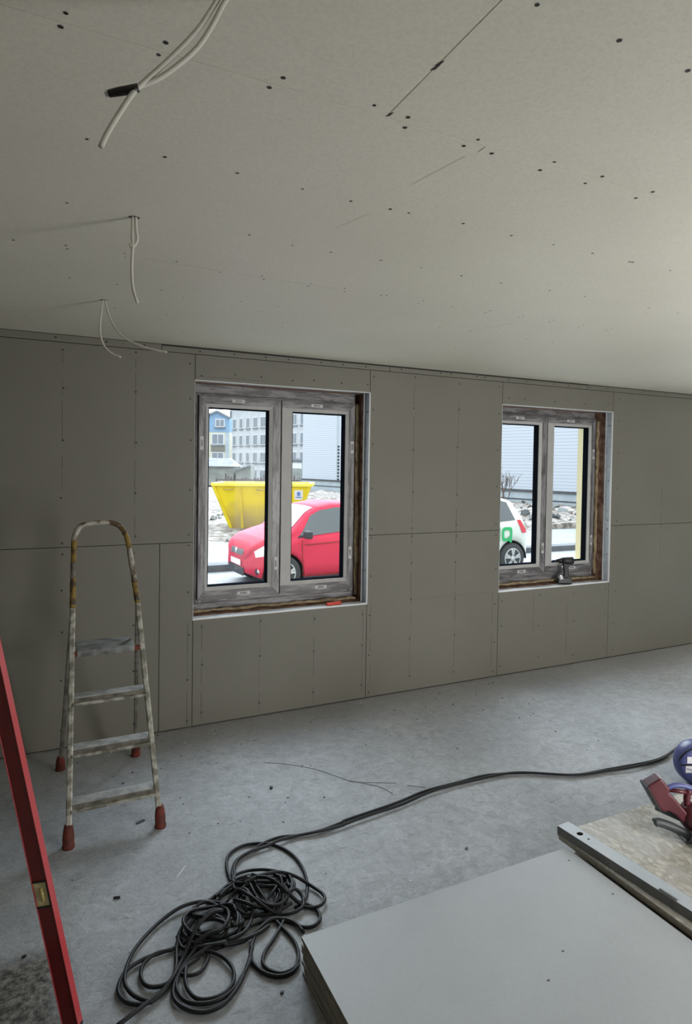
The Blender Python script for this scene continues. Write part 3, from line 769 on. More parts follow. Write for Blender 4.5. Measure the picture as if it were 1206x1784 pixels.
# ------------------------------------------------------------------ stack of plasterboard sheets
names = ['topmost', 'second from the top', 'third from the top', 'fourth from the top', 'fifth from the top', 'fifth from the bottom', 'fourth from the bottom', 'third from the bottom', 'second from the bottom', 'lowest, lying on the floor']
rr = random.Random(9)
for i in range(10):
    z1 = 0.125 - i * 0.0125; z0 = z1 - 0.0119
    dx = 0 if i == 0 else rr.uniform(-0.001, 0.010); dy = 0 if i == 0 else rr.uniform(-0.01, 0.0)
    b = MB(); x0, x1, y0, y1 = 0.786, 1.986, -4.63, -2.130
    vs = [(x0, y0, z0), (x1, y0, z0), (x1, y1, z0), (x0, y1, z0), (x0, y0, z1), (x1, y0, z1), (x1, y1, z1), (x0, y1, z1)]
    b.add(vs, [(4, 5, 6, 7), (0, 3, 2, 1)], 0); b.add(vs, [(0, 1, 5, 4), (1, 2, 6, 5), (2, 3, 7, 6), (3, 0, 4, 7)], 1)
    if i == 0:
        for (sx, sy) in ((1.931, -2.20), (1.93, -2.42), (1.42, -2.62), (1.55, -2.55)):
            n = 7; b.add([(sx + 0.006 * math.cos(2 * math.pi * k / n), sy + 0.004 * math.sin(2 * math.pi * k / n), z1 + 0.0003) for k in range(n)], [tuple(range(n))], 2)
    ox, oy = x0, y1
    b.v = [(x - ox, y - oy, z - z0) for x, y, z in b.v]
    o = b.build('plasterboard_sheet', [M['sheet'], M['core'], M['screw']])
    o.location = (ox + dx, oy + dy, z0 + 0.0001)
    tag(o, 'large grey plasterboard sheet in the stack at the bottom right, ' + names[i], 'plasterboard', 'plasterboard sheets stacked on the floor')

# OSB sheets beside it
osb_z = [(0.122, 0.134), (0.1095, 0.1215), (0.0875, 0.109), (0.0655, 0.087), (0.0435, 0.065), (0.0215, 0.043), (0.0, 0.021)]
osb_n = ['top of its stack', 'second of its stack', 'third of its stack', 'middle of its stack', 'third from the bottom', 'second from the bottom', 'lowest of its stack']
for i, (z0, z1) in enumerate(osb_z):
    b = MB()
    x0, x1, y0, y1 = 2.018, 3.28, -4.54, -2.048
    vs = [(0, y0 - y1, 0), (x1 - x0, y0 - y1, 0), (x1 - x0, 0, 0), (0, 0, 0), (0, y0 - y1, z1 - z0), (x1 - x0, y0 - y1, z1 - z0), (x1 - x0, 0, z1 - z0), (0, 0, z1 - z0)]
    b.add(vs, [(4, 5, 6, 7), (0, 3, 2, 1)], 0); b.add(vs, [(0, 1, 5, 4), (1, 2, 6, 5), (2, 3, 7, 6), (3, 0, 4, 7)], 1)
    o = b.build('osb_sheet', [M['osb'], M['osbedge']])
    o.location = (x0 + (0, 0.003, 0.045, 0.05, 0.047, 0.052, 0.05)[i], y1 - (0, 0.004, 0.05, 0.055, 0.05, 0.052, 0.05)[i], z0)
    tag(o, 'strand board sheet under the red saw and the steel stud, ' + osb_n[i], 'wood board', 'strand board sheets stacked on the floor')

# galvanised stud on the OSB edge
stu = empty('steel_stud', (2.013, -2.052, 0.1345), 0.075)
tag(stu, 'long galvanised steel stud lying along the edge of the strand board', 'steel profile')
b = MB(); Ls = 2.4; hgt = 0.036; ww = 0.068
# web with service hole cut out: build as strips around the hole
hy, hx, hr = -0.088, 0.036, 0.012
n = 16
circ = [(hx + hr * 1.25 * math.cos(2 * math.pi * k / n), hy + hr * math.sin(2 * math.pi * k / n)) for k in range(n)]
sq = []
for k in range(n):
    a = 2 * math.pi * k / n; cx, sy = math.cos(a), math.sin(a); m_ = max(abs(cx), abs(sy))
    sq.append((hx + 0.030 * cx / m_, hy + 0.030 * sy / m_))
for zz in (hgt, hgt - 0.0008):
    vs = [(x, y, zz) for x, y in circ] + [(x, y, zz) for x, y in sq]
    b.add(vs, [(k, (k + 1) % n, n + (k + 1) % n, n + k) for k in range(n)])
b.box(0, 0.006, hy - 0.03, hy + 0.03, hgt - 0.0008, hgt); b.box(0.066, ww, hy - 0.03, hy + 0.03, hgt - 0.0008, hgt)
b.box(0, ww, hy + 0.03, 0, hgt - 0.0008, hgt); b.box(0, ww, -Ls, hy - 0.03, hgt - 0.0008, hgt)
n_ = 10; b.add([(0.036 + 0.006 * math.cos(2 * math.pi * k / n_), -0.132 + 0.005 * math.sin(2 * math.pi * k / n_), hgt + 0.0004) for k in range(n_)], [tuple(range(n_))], 1)
b.build('web', [M['zincbright'], M['darkgap']], stu)
b = MB(); b.box(0.002, 0.012, -0.54, -0.47, hgt, hgt + 0.005); b.build('bent_tab', M['zincd'], stu, bevel=0.002)
b = MB(); b.box(-0.001, 0.0, -Ls, 0, 0, hgt); b.box(0.0, 0.006, -Ls, 0, 0, 0.0008); b.build('flange', M['zincd'], stu)
b = MB(); b.box(ww, ww + 0.001, -Ls, 0, 0, hgt); b.box(ww - 0.006, ww, -Ls, 0, 0, 0.0008); b.build('flange', M['zincd'], stu)

# ------------------------------------------------------------------ cords
CORD = {
    'L1':[[0.691, -1.592], [0.699, -1.491], [0.733, -1.409], [0.805, -1.374], [0.884, -1.392], [0.943, -1.44], [0.981, -1.517], [0.992, -1.609], [0.978, -1.709], [0.954, -1.771], [0.926, -1.816], [0.875, -1.842]],
    'in1':[[1.301, -1.392], [1.17, -1.414], [1.062, -1.406], [0.973, -1.383], [0.891, -1.4], [0.814, -1.437], [0.752, -1.463], [0.717, -1.521], [0.698, -1.596], [0.693, -1.659]],
    'L2':[[0.722, -1.66], [0.695, -1.608], [0.714, -1.569], [0.769, -1.556], [0.831, -1.581], [0.878, -1.625], [0.903, -1.678], [0.899, -1.746], [0.866, -1.801], [0.822, -1.83], [0.777, -1.821], [0.735, -1.778]],
    'L3':[[0.718, -1.671], [0.794, -1.669], [0.87, -1.673], [0.929, -1.703], [0.978, -1.756], [1.0, -1.818], [0.993, -1.859], [0.96, -1.88], [0.91, -1.858], [0.864, -1.806], [0.822, -1.737], [0.782, -1.68], [0.73, -1.63], [0.681, -1.628], [0.622, -1.666]],
    'L4':[[0.757, -1.595], [0.705, -1.599], [0.687, -1.65], [0.7, -1.707], [0.722, -1.766], [0.754, -1.819], [0.798, -1.854], [0.856, -1.871], [0.903, -1.855], [0.918, -1.806], [0.899, -1.779], [0.859, -1.798]],
    'L5':[[0.887, -1.811], [0.925, -1.843], [0.948, -1.887], [0.94, -1.936], [0.901, -1.96], [0.86, -1.944], [0.828, -1.902], [0.784, -1.869], [0.726, -1.856], [0.66, -1.87]],
    'L6':[[0.569, -1.933], [0.644, -1.926], [0.704, -1.901], [0.76, -1.871], [0.798, -1.875], [0.835, -1.905], [0.851, -1.946], [0.855, -1.981]],
    'L7':[[0.787, -1.917], [0.744, -1.962], [0.701, -2.003], [0.678, -2.046], [0.688, -2.085], [0.72, -2.114], [0.764, -2.114], [0.793, -2.085], [0.81, -2.033], [0.808, -1.975], [0.796, -1.915]],
    'L8':[[0.691, -1.917], [0.657, -1.973], [0.648, -2.028], [0.667, -2.085], [0.71, -2.123], [0.755, -2.126], [0.788, -2.103]],
    'L9':[[0.615, -1.871], [0.631, -1.879], [0.65, -1.832], [0.645, -1.761], [0.62, -1.708], [0.573, -1.672], [0.529, -1.663], [0.466, -1.668], [0.393, -1.704], [0.328, -1.762], [0.28, -1.821], [0.25, -1.883], [0.239, -1.941], [0.253, -1.997], [0.278, -2.031]],
    'L10':[[0.521, -1.681], [0.481, -1.744], [0.446, -1.794], [0.42, -1.865], [0.406, -1.936], [0.383, -1.989], [0.347, -2.029], [0.307, -2.048], [0.271, -2.046], [0.235, -2.019], [0.217, -1.976], [0.222, -1.934], [0.252, -1.889], [0.308, -1.863], [0.369, -1.857], [0.431, -1.855], [0.481, -1.852]],
    'L11':[[0.409, -1.86], [0.349, -1.857], [0.308, -1.882], [0.291, -1.929], [0.301, -1.978], [0.333, -2.0], [0.375, -1.995], [0.427, -1.946], [0.486, -1.895]],
    'L12':[[0.504, -1.925], [0.449, -1.937], [0.425, -1.991], [0.421, -2.051], [0.442, -2.098], [0.482, -2.12], [0.528, -2.117], [0.565, -2.082], [0.577, -2.033], [0.564, -1.98], [0.538, -1.944], [0.502, -1.917]],
    'L13':[[0.531, -1.916], [0.441, -1.943], [0.395, -1.995], [0.375, -2.046], [0.38, -2.09], [0.41, -2.132], [0.454, -2.157], [0.504, -2.159], [0.546, -2.135], [0.588, -2.092], [0.635, -2.022], [0.665, -1.967]],
    'L14':[[0.484, -1.934], [0.416, -1.969], [0.39, -2.023], [0.401, -2.083], [0.437, -2.119], [0.491, -2.134], [0.548, -2.117], [0.601, -2.071], [0.645, -2.017]],
    'L15':[[0.606, -1.732], [0.645, -1.701], [0.681, -1.687], [0.712, -1.706], [0.721, -1.766], [0.708, -1.825], [0.672, -1.881], [0.633, -1.911], [0.587, -1.921]],
    'L16':[[0.569, -1.818], [0.528, -1.801], [0.507, -1.762], [0.511, -1.712], [0.533, -1.68], [0.572, -1.678], [0.608, -1.721], [0.622, -1.786], [0.61, -1.847], [0.574, -1.884], [0.524, -1.882], [0.473, -1.889]],
    'L17':[[0.433, -1.809], [0.441, -1.875], [0.491, -1.905], [0.557, -1.923], [0.629, -1.925], [0.699, -1.915], [0.753, -1.891]],
    'L18':[[0.598, -1.82], [0.547, -1.818], [0.487, -1.855], [0.432, -1.92], [0.378, -1.996], [0.335, -2.03], [0.281, -2.061], [0.237, -2.083], [0.2, -2.097]],
    'L19':[[0.608, -1.659], [0.669, -1.61], [0.72, -1.606], [0.754, -1.661], [0.773, -1.808], [0.789, -1.833]],
    'L20':[[0.78, -1.811], [0.766, -1.705], [0.776, -1.631], [0.815, -1.605], [0.862, -1.622], [0.892, -1.684], [0.886, -1.747]],
    'L21':[[0.602, -1.682], [0.66, -1.645], [0.723, -1.654], [0.791, -1.704], [0.868, -1.726], [0.915, -1.694]],
    'L22':[[0.574, -1.669], [0.647, -1.632], [0.712, -1.636], [0.775, -1.651], [0.845, -1.696], [0.875, -1.755], [0.84, -1.826]],
    'L23':[[0.467, -1.983], [0.492, -2.021], [0.526, -2.019], [0.547, -1.991], [0.535, -1.957]],
    'L24':[[0.458, -1.862], [0.482, -1.811], [0.531, -1.789], [0.578, -1.811], [0.605, -1.851], [0.581, -1.887], [0.526, -1.873]],
    'runA':[[1.304, -1.386], [1.61, -1.354], [1.808, -1.314], [2.033, -1.309], [2.225, -1.312], [2.45, -1.383], [2.675, -1.504], [2.903, -1.54], [3.195, -1.571], [3.362, -1.557], [3.564, -1.504], [3.701, -1.475]],
    'runB':[[1.287, -1.42], [1.454, -1.399], [1.628, -1.38], [1.867, -1.334], [2.131, -1.332], [2.386, -1.362], [2.665, -1.514], [2.886, -1.554], [3.036, -1.584], [3.278, -1.584], [3.442, -1.544], [3.618, -1.492]],
    'in2':[[1.286, -1.423], [1.154, -1.426], [1.041, -1.41], [0.961, -1.416], [0.9, -1.429], [0.823, -1.439], [0.76, -1.467], [0.724, -1.517], [0.704, -1.605]],
    'wire1':[[1.14, -0.65], [1.254, -0.723], [1.381, -0.846], [1.483, -1.011], [1.526, -1.065], [1.721, -1.165]],
    'wire2':[[1.503, -1.041], [1.617, -1.158], [1.671, -1.309]],
    'wire3':[[1.765, -1.211], [1.852, -1.302], [1.918, -1.468]],
}
CORD['wire2'] = CORD['wire2'][:-1] + [(1.650, -1.255)]
CORD['wire3'] = CORD['wire3'][:-2] + [(1.845, -1.272)]
rr = random.Random(12)
cb = MB()
RC = 0.0067
order = ['L1', 'L5', 'L8', 'L7', 'L22', 'L21', 'L24', 'L19', 'L20', 'L11', 'L10', 'L14', 'L13', 'L12', 'L17', 'L6', 'L16', 'L15', 'L2', 'L4', 'L9', 'L3', 'L18']
def density(x, y):
    d1 = ((x - 0.80) / 0.16) ** 2 + ((y + 1.73) / 0.13) ** 2
    d2 = ((x - 0.56) / 0.13) ** 2 + ((y + 1.83) / 0.12) ** 2
    return max(0.0, 1 - d1, 1 - d2)
CORD['L7'] = [(0.820, -1.880)] + CORD['L7'][:-1] + [(0.785, -1.880)]
CORD['L9'] = CORD['L9'] + [(0.31, -2.055)]
for i, k in enumerate(order):
    P = CORD[k]; lvl = i / len(order); ph = rr.uniform(0, 6)
    pts = [(x, y, RC + 0.001 + density(x, y) * (0.012 + 0.045 * lvl) + 0.004 * lvl + 0.006 * lvl * abs(math.sin(ph + j * 0.9))) for j, (x, y) in enumerate(P)]
    cb.tube(spline(pts, 0.012), RC, 8)
# tangled core of the two heaps
for (cx, cy, rx, ry, n) in ((0.80, -1.72, 0.13, 0.10, 8), (0.57, -1.81, 0.11, 0.10, 6), (0.48, -1.93, 0.07, 0.07, 1)):
    for q in range(n):
        ax, ay = cx + rr.uniform(-0.035, 0.035), cy + rr.uniform(-0.03, 0.03)
        ex, ey = rx * rr.uniform(0.6, 1.05), ry * rr.uniform(0.45, 1.0); th = rr.uniform(0, 3.1); a0 = rr.uniform(0, 6.28); sweep = rr.uniform(3.5, 6.0)
        pts = []
        for j in range(12):
            a = a0 + sweep * j / 11
            u, v_ = ex * math.cos(a) * (1 + 0.1 * math.sin(3 * a)), ey * math.sin(a)
            x = ax + u * math.cos(th) - v_ * math.sin(th); y = ay + u * math.sin(th) + v_ * math.cos(th)
            pts.append((x, y, RC + 0.002 + 0.035 * q / n * (0.6 + 0.4 * math.sin(a * 2 + q)) + 0.01 * density(x, y)))
        cb.tube(spline(pts, 0.014), RC, 7)
def run(nm_list, z0):
    P = []
    for nm in nm_list: P += CORD[nm]
    return P
pa = list(reversed(CORD['in1'])) + CORD['runA']
cb.tube(spline([(x, y, RC + 0.001 + 0.003 * abs(math.sin(i))) for i, (x, y) in enumerate(pa)], 0.02), RC, 8)
pb_ = list(reversed(CORD['in2'])) + CORD['runB']
cb.tube(spline([(x, y, RC + 0.005 + 0.004 * abs(math.cos(i * 1.3))) for i, (x, y) in enumerate(pb_)], 0.02), RC, 8)
co_ = cb.build('extension_cord', M['cord'])
tag(co_, 'long black extension cord tangled on the floor and running to the right', 'cord')

wb = MB()
for k in ('wire1', 'wire2', 'wire3'):
    wb.tube(spline([(x, y, 0.0018) for x, y in CORD[k]], 0.02), 0.0011, 5)
tag(wb.build('thin_wire', M['pencil']), 'thin dark loose wire curving across the middle of the concrete floor', 'wire')

# small offcuts on the floor
def offcut(name, label, cat, x, y, ln, wd, th, ang, m):
    b = MB(); d = Vector((math.cos(ang), math.sin(ang), 0)); n_ = Vector((-d.y, d.x, 0))
    poly = [(-ln / 2, -wd * 0.4), (ln * 0.1, -wd * 0.5), (ln / 2, -wd * 0.2), (ln * 0.42, wd * 0.45), (-ln * 0.2, wd * 0.5), (-ln / 2, wd * 0.25)]
    b.prism(poly, (0, 0, th / 2), d, n_, (0, 0, th)); o = b.build(name, m); o.location = (x, y, 0.0002)
    return tag(o, label, cat)
offcut('cable_offcut', 'short black cable offcut on the floor left of the cord heap', 'offcut', 0.258, -1.491, 0.026, 0.009, 0.007, -0.3, M['cord'])
offcut('plastic_scrap', 'small black scrap on the floor between spirit level and wall', 'scrap', -0.063, -1.668, 0.014, 0.010, 0.005, 0.3, M['cord'])
offcut('wood_splinter', 'thin pale splinter on the floor between ladder and cord heap', 'splinter', 0.520, -1.432, 0.085, 0.004, 0.003, 0.9, M['label'])
offcut('metal_offcut', 'small dark bent metal offcut on the floor beside the right ladder foot', 'offcut', 0.414, -0.982, 0.045, 0.018, 0.004, 0.4, M['dgrip'])
offcut('plaster_chip', 'dark chip on the floor in front of the left window', 'chip', 1.087, -0.938, 0.020, 0.016, 0.008, 0.7, M['cord'])
offcut('rubber_crumb', 'tiny black crumb on the floor beside the plasterboard stack corner', 'crumb', 0.700, -2.18, 0.012, 0.010, 0.005, 0.2, M['cord'])
offcut('gypsum_chip', 'dark chip at the far edge of the plasterboard stack', 'chip', 1.72, -1.80, 0.020, 0.012, 0.004, 0.5, M['dgrip'])
b = MB(); rr = random.Random(77)
cols = 2
for i in range(150):
    if i < 90: x, y = rr.uniform(0.3, 3.2), -abs(rr.gauss(0, 0.55)) - 0.02
    else: x, y = rr.uniform(-0.2, 3.4), rr.uniform(-1.9, -0.1)
    s_ = rr.uniform(0.002, 0.0055)
    a = rr.uniform(0, 3); d = Vector((math.cos(a), math.sin(a), 0)); n_ = Vector((-d.y, d.x, 0))
    b.obox((x, y, s_ * 0.25), d * s_, n_ * s_ * rr.uniform(0.3, 0.8), (0, 0, s_ * 0.25), rr.choice((0, 0, 1, 2)))
tag(b.build('floor_crumbs', [M['darkgap'], M['core'], M['bead']]), 'crumbs of plaster and dirt scattered over the concrete floor', 'debris', kind='stuff')

# ------------------------------------------------------------------ ceiling cables
def ceiling_cable(name, hole, strands, r, label, extra=None):
    root = empty(name, hole); tag(root, label, 'cable', 'cables hanging from the ceiling')
    for pts in strands:
        b = MB(); b.tube(spline([(Vector(p) - Vector(hole)) for p in pts], 0.01), r, 9); b.build('cable_strand', M['cablew'], root)
    b = MB(); rr = random.Random(3)
    n = 9; b.add([((0.018 + rr.uniform(-0.004, 0.006)) * math.cos(2 * math.pi * k / n), 0.012 * math.sin(2 * math.pi * k / n), 2.4694 - hole[2]) for k in range(n)], [tuple(range(n))])
    if hole[1] > -3: b.build('ceiling_hole', M['darkgap'], root)
    return root
c1 = ceiling_cable('ceiling_cable', (0.257, -3.047, 2.469),
    [[(0.252, -3.047, 2.478), (0.238, -3.05, 2.450), (0.213, -3.051, 2.405), (0.175, -3.045, 2.356), (0.143, -3.042, 2.318), (0.12, -3.043, 2.289), (0.102, -3.046, 2.256), (0.083, -3.049, 2.218), (0.072, -3.056, 2.189)],
     [(0.264, -3.05, 2.478), (0.25, -3.053, 2.450), (0.235, -3.055, 2.416), (0.213, -3.053, 2.377), (0.183, -3.048, 2.343), (0.154, -3.043, 2.317), (0.129, -3.039, 2.302), (0.121, -3.043, 2.295)]],
    0.0042, 'nearest white ceiling cable, two strands with a black taped end')
b = MB(); pts = [(0.126, -3.045, 2.2955), (0.118, -3.041, 2.293), (0.100, -3.033, 2.289), (0.085, -3.026, 2.2855)]
b.tube([Vector(p) - Vector((0.257, -3.047, 2.469)) for p in pts], [0.0062, 0.0068, 0.0064, 0.0055], 10)
pts = [(0.085, -3.026, 2.2855), (0.080, -3.024, 2.284)]
b.tube([Vector(p) - Vector((0.257, -3.047, 2.469)) for p in pts], 0.0035, 8, 1)
pts = [(0.0835, -3.0255, 2.2850), (0.0825, -3.025, 2.2847)]
b.tube([Vector(p) - Vector((0.257, -3.047, 2.469)) for p in pts], 0.0058, 8, 1)
b.build('taped_end', [M['blacktape'], M['sticker']], c1)
ceiling_cable('ceiling_cable', (0.241, -2.043, 2.469),
    [[(0.236, -2.042, 2.478), (0.236, -2.045, 2.439), (0.235, -2.048, 2.403), (0.236, -2.053, 2.38), (0.233, -2.056, 2.323), (0.234, -2.061, 2.27), (0.238, -2.067, 2.238), (0.248, -2.076, 2.203)],
     [(0.245, -2.044, 2.478), (0.246, -2.049, 2.431), (0.249, -2.053, 2.399), (0.240, -2.051, 2.381), (0.231, -2.050, 2.374), (0.229, -2.052, 2.386)]],
    0.0046, 'middle white ceiling cable, hanging straight down with a knotted short strand')
ceiling_cable('ceiling_cable', (0.2395, -0.958, 2.469),
    [[(0.236, -0.956, 2.478), (0.228, -0.963, 2.407), (0.223, -0.972, 2.326), (0.234, -0.988, 2.265), (0.262, -1.011, 2.224), (0.306, -1.042, 2.2)],
     [(0.243, -0.96, 2.478), (0.259, -0.98, 2.4), (0.286, -1.007, 2.337), (0.321, -1.035, 2.291), (0.374, -1.073, 2.259), (0.431, -1.112, 2.237), (0.491, -1.152, 2.223)]],
    0.0045, 'farthest ceiling cable near the window wall, two strands curving to the right')

# ------------------------------------------------------------------ cordless drill on the right window ledge
dr = empty('cordless_drill', (4.150, 0.045, 0.7085), -0.45)
tag(dr, 'black cordless drill standing on the ledge of the right window', 'drill')
# local frame: x to the right in view, z up, y thickness
b = MB()
b.lathe([(0.007, -0.095), (0.010, -0.092), (0.017, -0.076), (0.024, -0.060), (0.026, -0.045)], (0, 0, 0.205), (1, 0, 0), 16); b.tube([(-0.125, 0, 0.205), (-0.093, 0, 0.205)], 0.003, 8)
b.build('chuck', M['drillgrey'], dr)
b = MB(); b.lathe([(0.022, -0.047), (0.030, -0.042), (0.034, -0.020), (0.035, 0.02), (0.033, 0.052), (0.024, 0.060)], (0, 0, 0.205), (1, 0, 0), 18)
b.build('motor_housing', M['black'], dr)
b = MB(); b.prism([(-0.040, 0.19), (0.034, 0.19), (0.016, 0.14), (0.018, 0.05), (-0.026, 0.05), (-0.024, 0.11), (-0.030, 0.15)], (0, 0, 0), (1, 0, 0), (0, 0, 1), (0, 0.034, 0))
b.build('grip', M['black'], dr, bevel=0.008, seg=3)
b = MB(); b.prism([(-0.042, 0.148), (-0.033, 0.150), (-0.030, 0.118), (-0.036, 0.120)], (0, 0, 0), (1, 0, 0), (0, 0, 1), (0, 0.016, 0)); b.build('trigger', M['drillgrey'], dr)
b = MB(); b.prism([(-0.085, 0.004), (0.040, 0.0), (0.050, 0.03), (0.030, 0.058), (-0.050, 0.060), (-0.082, 0.040)], (0, 0, 0), (1, 0, 0), (0, 0, 1), (0, 0.066, 0)); b.build('battery', M['drillgrey'], dr, bevel=0.010, seg=3)
b = MB(); b.lathe([(0.004, -0.036), (0.018, -0.034), (0.022, -0.028), (0.022, 0.028), (0.018, 0.034), (0.004, 0.036)], (-0.052, 0, 0.052), (0, 1, 0), 16); b.build('work_light', M['chrome'], dr)

kn = empty('utility_knife', (1.885, 0.032, 0.7105), 0.12)
tag(kn, 'small red plastic utility knife lying on the ledge of the left window', 'knife')
b = MB(); b.prism([(-0.062, -0.008), (0.04, -0.012), (0.062, -0.006), (0.062, 0.008), (0.03, 0.012), (-0.062, 0.008)], (0, 0, 0.012), (1, 0, 0), (0, 1, 0), (0, 0, 0.022)); b.build('handle', M['orange'], kn, bevel=0.003)
b = MB(); b.box(-0.092, -0.062, -0.005, 0.005, 0.010, 0.013); b.build('blade', M['drillgrey'], kn)
b = MB(); b.box(-0.02, 0.01, -0.004, 0.004, 0.0235, 0.028); b.build('slider', M['redrub'], kn)

# ------------------------------------------------------------------ red power saw on the strand board (cut by the right edge of the view)
sw = empty('power_saw', (2.46, -2.27, 0.1345), -0.4483)
tag(sw, 'maroon electric saw with dark grip lying on the strand board at right', 'power saw')
b = MB()     # D-handle with the opening left free; local x right, z up, y away
body = [(-0.128, 0.226), (-0.120, 0.234), (-0.075, 0.262), (-0.064, 0.264), (-0.026, 0.220), (-0.030, 0.204), (-0.008, 0.183), (0.020, 0.150), (0.049, 0.118), (0.060, 0.085), (0.030, 0.075), (0.0, 0.105), (-0.031, 0.122), (-0.056, 0.119), (-0.070, 0.132)]
b.prism(body, (0, 0, 0), (1, 0, 0), (0, 0, 1), (0, 0.062, 0)); b.build('rear_handle', M['maroon'], sw, bevel=0.010, seg=3)
b = MB(); b.prism([(-0.133, 0.226), (-0.124, 0.232), (-0.066, 0.130), (-0.060, 0.118), (-0.072, 0.122)], (0, 0, 0), (1, 0, 0), (0, 0, 1), (0, 0.066, 0)); b.build('rubber_pad', M['black'], sw, bevel=0.003)
b = MB(); b.tube(spline([(-0.032, 0, 0.208), (0.0, 0, 0.222), (0.04, 0, 0.222), (0.085, 0, 0.210)], 0.01), 0.011, 12); b.build('top_grip', M['reel'], sw)
b = MB(); b.tube(spline([(0.070, 0, 0.205), (0.060, 0, 0.17), (0.066, 0, 0.12)], 0.01), 0.014, 12); b.tube([(-0.02, 0.0, 0.203), (0.08, 0, 0.190)], 0.009, 10); b.build('handle_post', M['maroon'], sw)
b = MB(); b.lathe([(0.010, -0.06), (0.035, -0.055), (0.056, -0.035), (0.072, 0.0), (0.080, 0.05), (0.078, 0.12), (0.06, 0.17), (0.02, 0.18)], (0.095, 0.0, 0.088), (1, -0.05, -0.05), 26); b.build('motor_housing', M['maroon'], sw)
b = MB(); b.tube(spline([(-0.085, -0.015, 0.066), (-0.070, -0.015, 0.068), (-0.03, -0.02, 0.058), (0.02, -0.03, 0.040), (0.055, -0.04, 0.022)], 0.01), 0.018, 14); b.build('side_grip', M['dgrip'], sw)
b = MB(); b.tube(spline([(-0.055, 0.03, 0.112), (-0.01, 0.02, 0.095), (0.04, 0.0, 0.08)], 0.01), 0.016, 12); b.build('dust_port', M['dgrip'], sw)
b = MB(); b.lathe([(0.006, -0.03), (0.034, -0.028), (0.042, -0.018), (0.042, 0.018), (0.034, 0.028), (0.006, 0.03)], (0.092, -0.100, 0.043), (0.25, 1, 0), 20); b.build('blade_guard', M['black'], sw)
b = MB(); b.prism([(0.03, 0.0), (0.24, 0.0), (0.24, 0.006), (0.03, 0.006)], (0, 0.0, 0.0), (1, 0, 0), (0, 0, 1), (0, 0.11, 0)); b.build('base_plate', M['zincd'], sw)

# ------------------------------------------------------------------ blue cable reel
cr_ = empty('cable_reel', (3.238, -1.84, 0.0), -0.4483)
tag(cr_, 'blue-purple drum with white labels standing on the floor at the right edge', 'cable reel')
b = MB(); b.lathe([(0.03, -0.062), (0.100, -0.060), (0.113, -0.048), (0.119, -0.02), (0.119, 0.02), (0.108, 0.045), (0.085, 0.06), (0.03, 0.062)], (0, 0, 0.121), (0, 1, 0), 36); b.build('drum', M['reel'], cr_)
def on_drum(mb, ang, x, zc, w_, h_, mi=0):
    """thin label following the drum face"""
    mb.box(x - w_ / 2, x + w_ / 2, -0.0640, -0.0618, zc - h_ / 2, zc + h_ / 2, mi)
b = MB(); on_drum(b, 0, -0.068, 0.158, 0.038, 0.036); on_drum(b, 0, -0.072, 0.108, 0.044, 0.038); b.build('white_label', M['label'], cr_)
b = MB()
for i in range(4): b.box(-0.088 + i * 0.008, -0.083 + i * 0.008, -0.0648, -0.0640, 0.108 - 0.002 * i, 0.114 - 0.002 * i)
b.build('label_print', M['reel'], cr_)
b = MB()
b.tube(spline([(0.03, -0.03, 0.262), (-0.005, -0.06, 0.245), (-0.028, -0.075, 0.20), (-0.022, -0.076, 0.15), (0.0, -0.076, 0.10), (0.03, -0.076, 0.06)], 0.01), 0.007, 10)
b.tube(spline([(-0.120, -0.055, 0.128), (-0.08, -0.073, 0.135), (-0.04, -0.076, 0.143), (0.02, -0.076, 0.150)], 0.01), 0.004, 8)
b.tube(spline([(-0.112, -0.02, 0.105), (-0.110, -0.035, 0.15), (-0.095, -0.05, 0.19), (-0.06, -0.065, 0.225)], 0.01), 0.004, 8)
b.build('power_lead', M['cord'], cr_)

# ================================================================== OUTDOORS
GZ = -0.32
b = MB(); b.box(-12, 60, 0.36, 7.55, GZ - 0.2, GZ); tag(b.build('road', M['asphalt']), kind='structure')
b = MB()
x = -12.0
b.box(-12, 60, 7.55, 7.90, GZ - 0.2, GZ + 0.13); tag(b.build('kerb', M['kerb'], bevel=0.01), kind='structure')
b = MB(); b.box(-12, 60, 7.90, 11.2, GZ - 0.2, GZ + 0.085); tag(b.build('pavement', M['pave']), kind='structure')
# waste ground with rubble mound
b = MB(); rr = random.Random(31)
nx, ny = 90, 70
from mathutils import noise as mn
vs = []
def terrain(x, y):
    z = -0.30 - 0.012 * max(0, y - 20)
    z += 0.16 * mn.noise(Vector((x * 0.35, y * 0.35, 0))) + 0.10 * mn.noise(Vector((x * 1.3, y * 1.3, 3)))
    m_ = math.exp(-((x - 16.5) / 5.0) ** 2 - ((y - 15.5) / 4.2) ** 2)
    z += m_ * (0.50 + 0.30 * mn.noise(Vector((x * 0.9, y * 0.9, 7))) + 0.25 * mn.noise(Vector((x * 2.6, y * 2.6, 9))))
    m2 = math.exp(-((x - 15.5) / 3.5) ** 2 - ((y - 30) / 5.0) ** 2)
    z += 0.5 * m2 * (1 + mn.noise(Vector((x, y, 2))))
    return z
for j in range(ny + 1):
    ty = j / ny; y = 11.2 + 130 * ty ** 2.0
    for i in range(nx + 1):
        x = -15 + 75 * i / nx
        z = terrain(x, y) if j > 0 else GZ + 0.02
        vs.append((x, y, z))
fs = [(j * (nx + 1) + i, j * (nx + 1) + i + 1, (j + 1) * (nx + 1) + i + 1, (j + 1) * (nx + 1) + i) for j in range(ny) for i in range(nx)]
b.add(vs, fs, 0, True)
tag(b.build('waste_ground', M['dirt']), kind='structure')
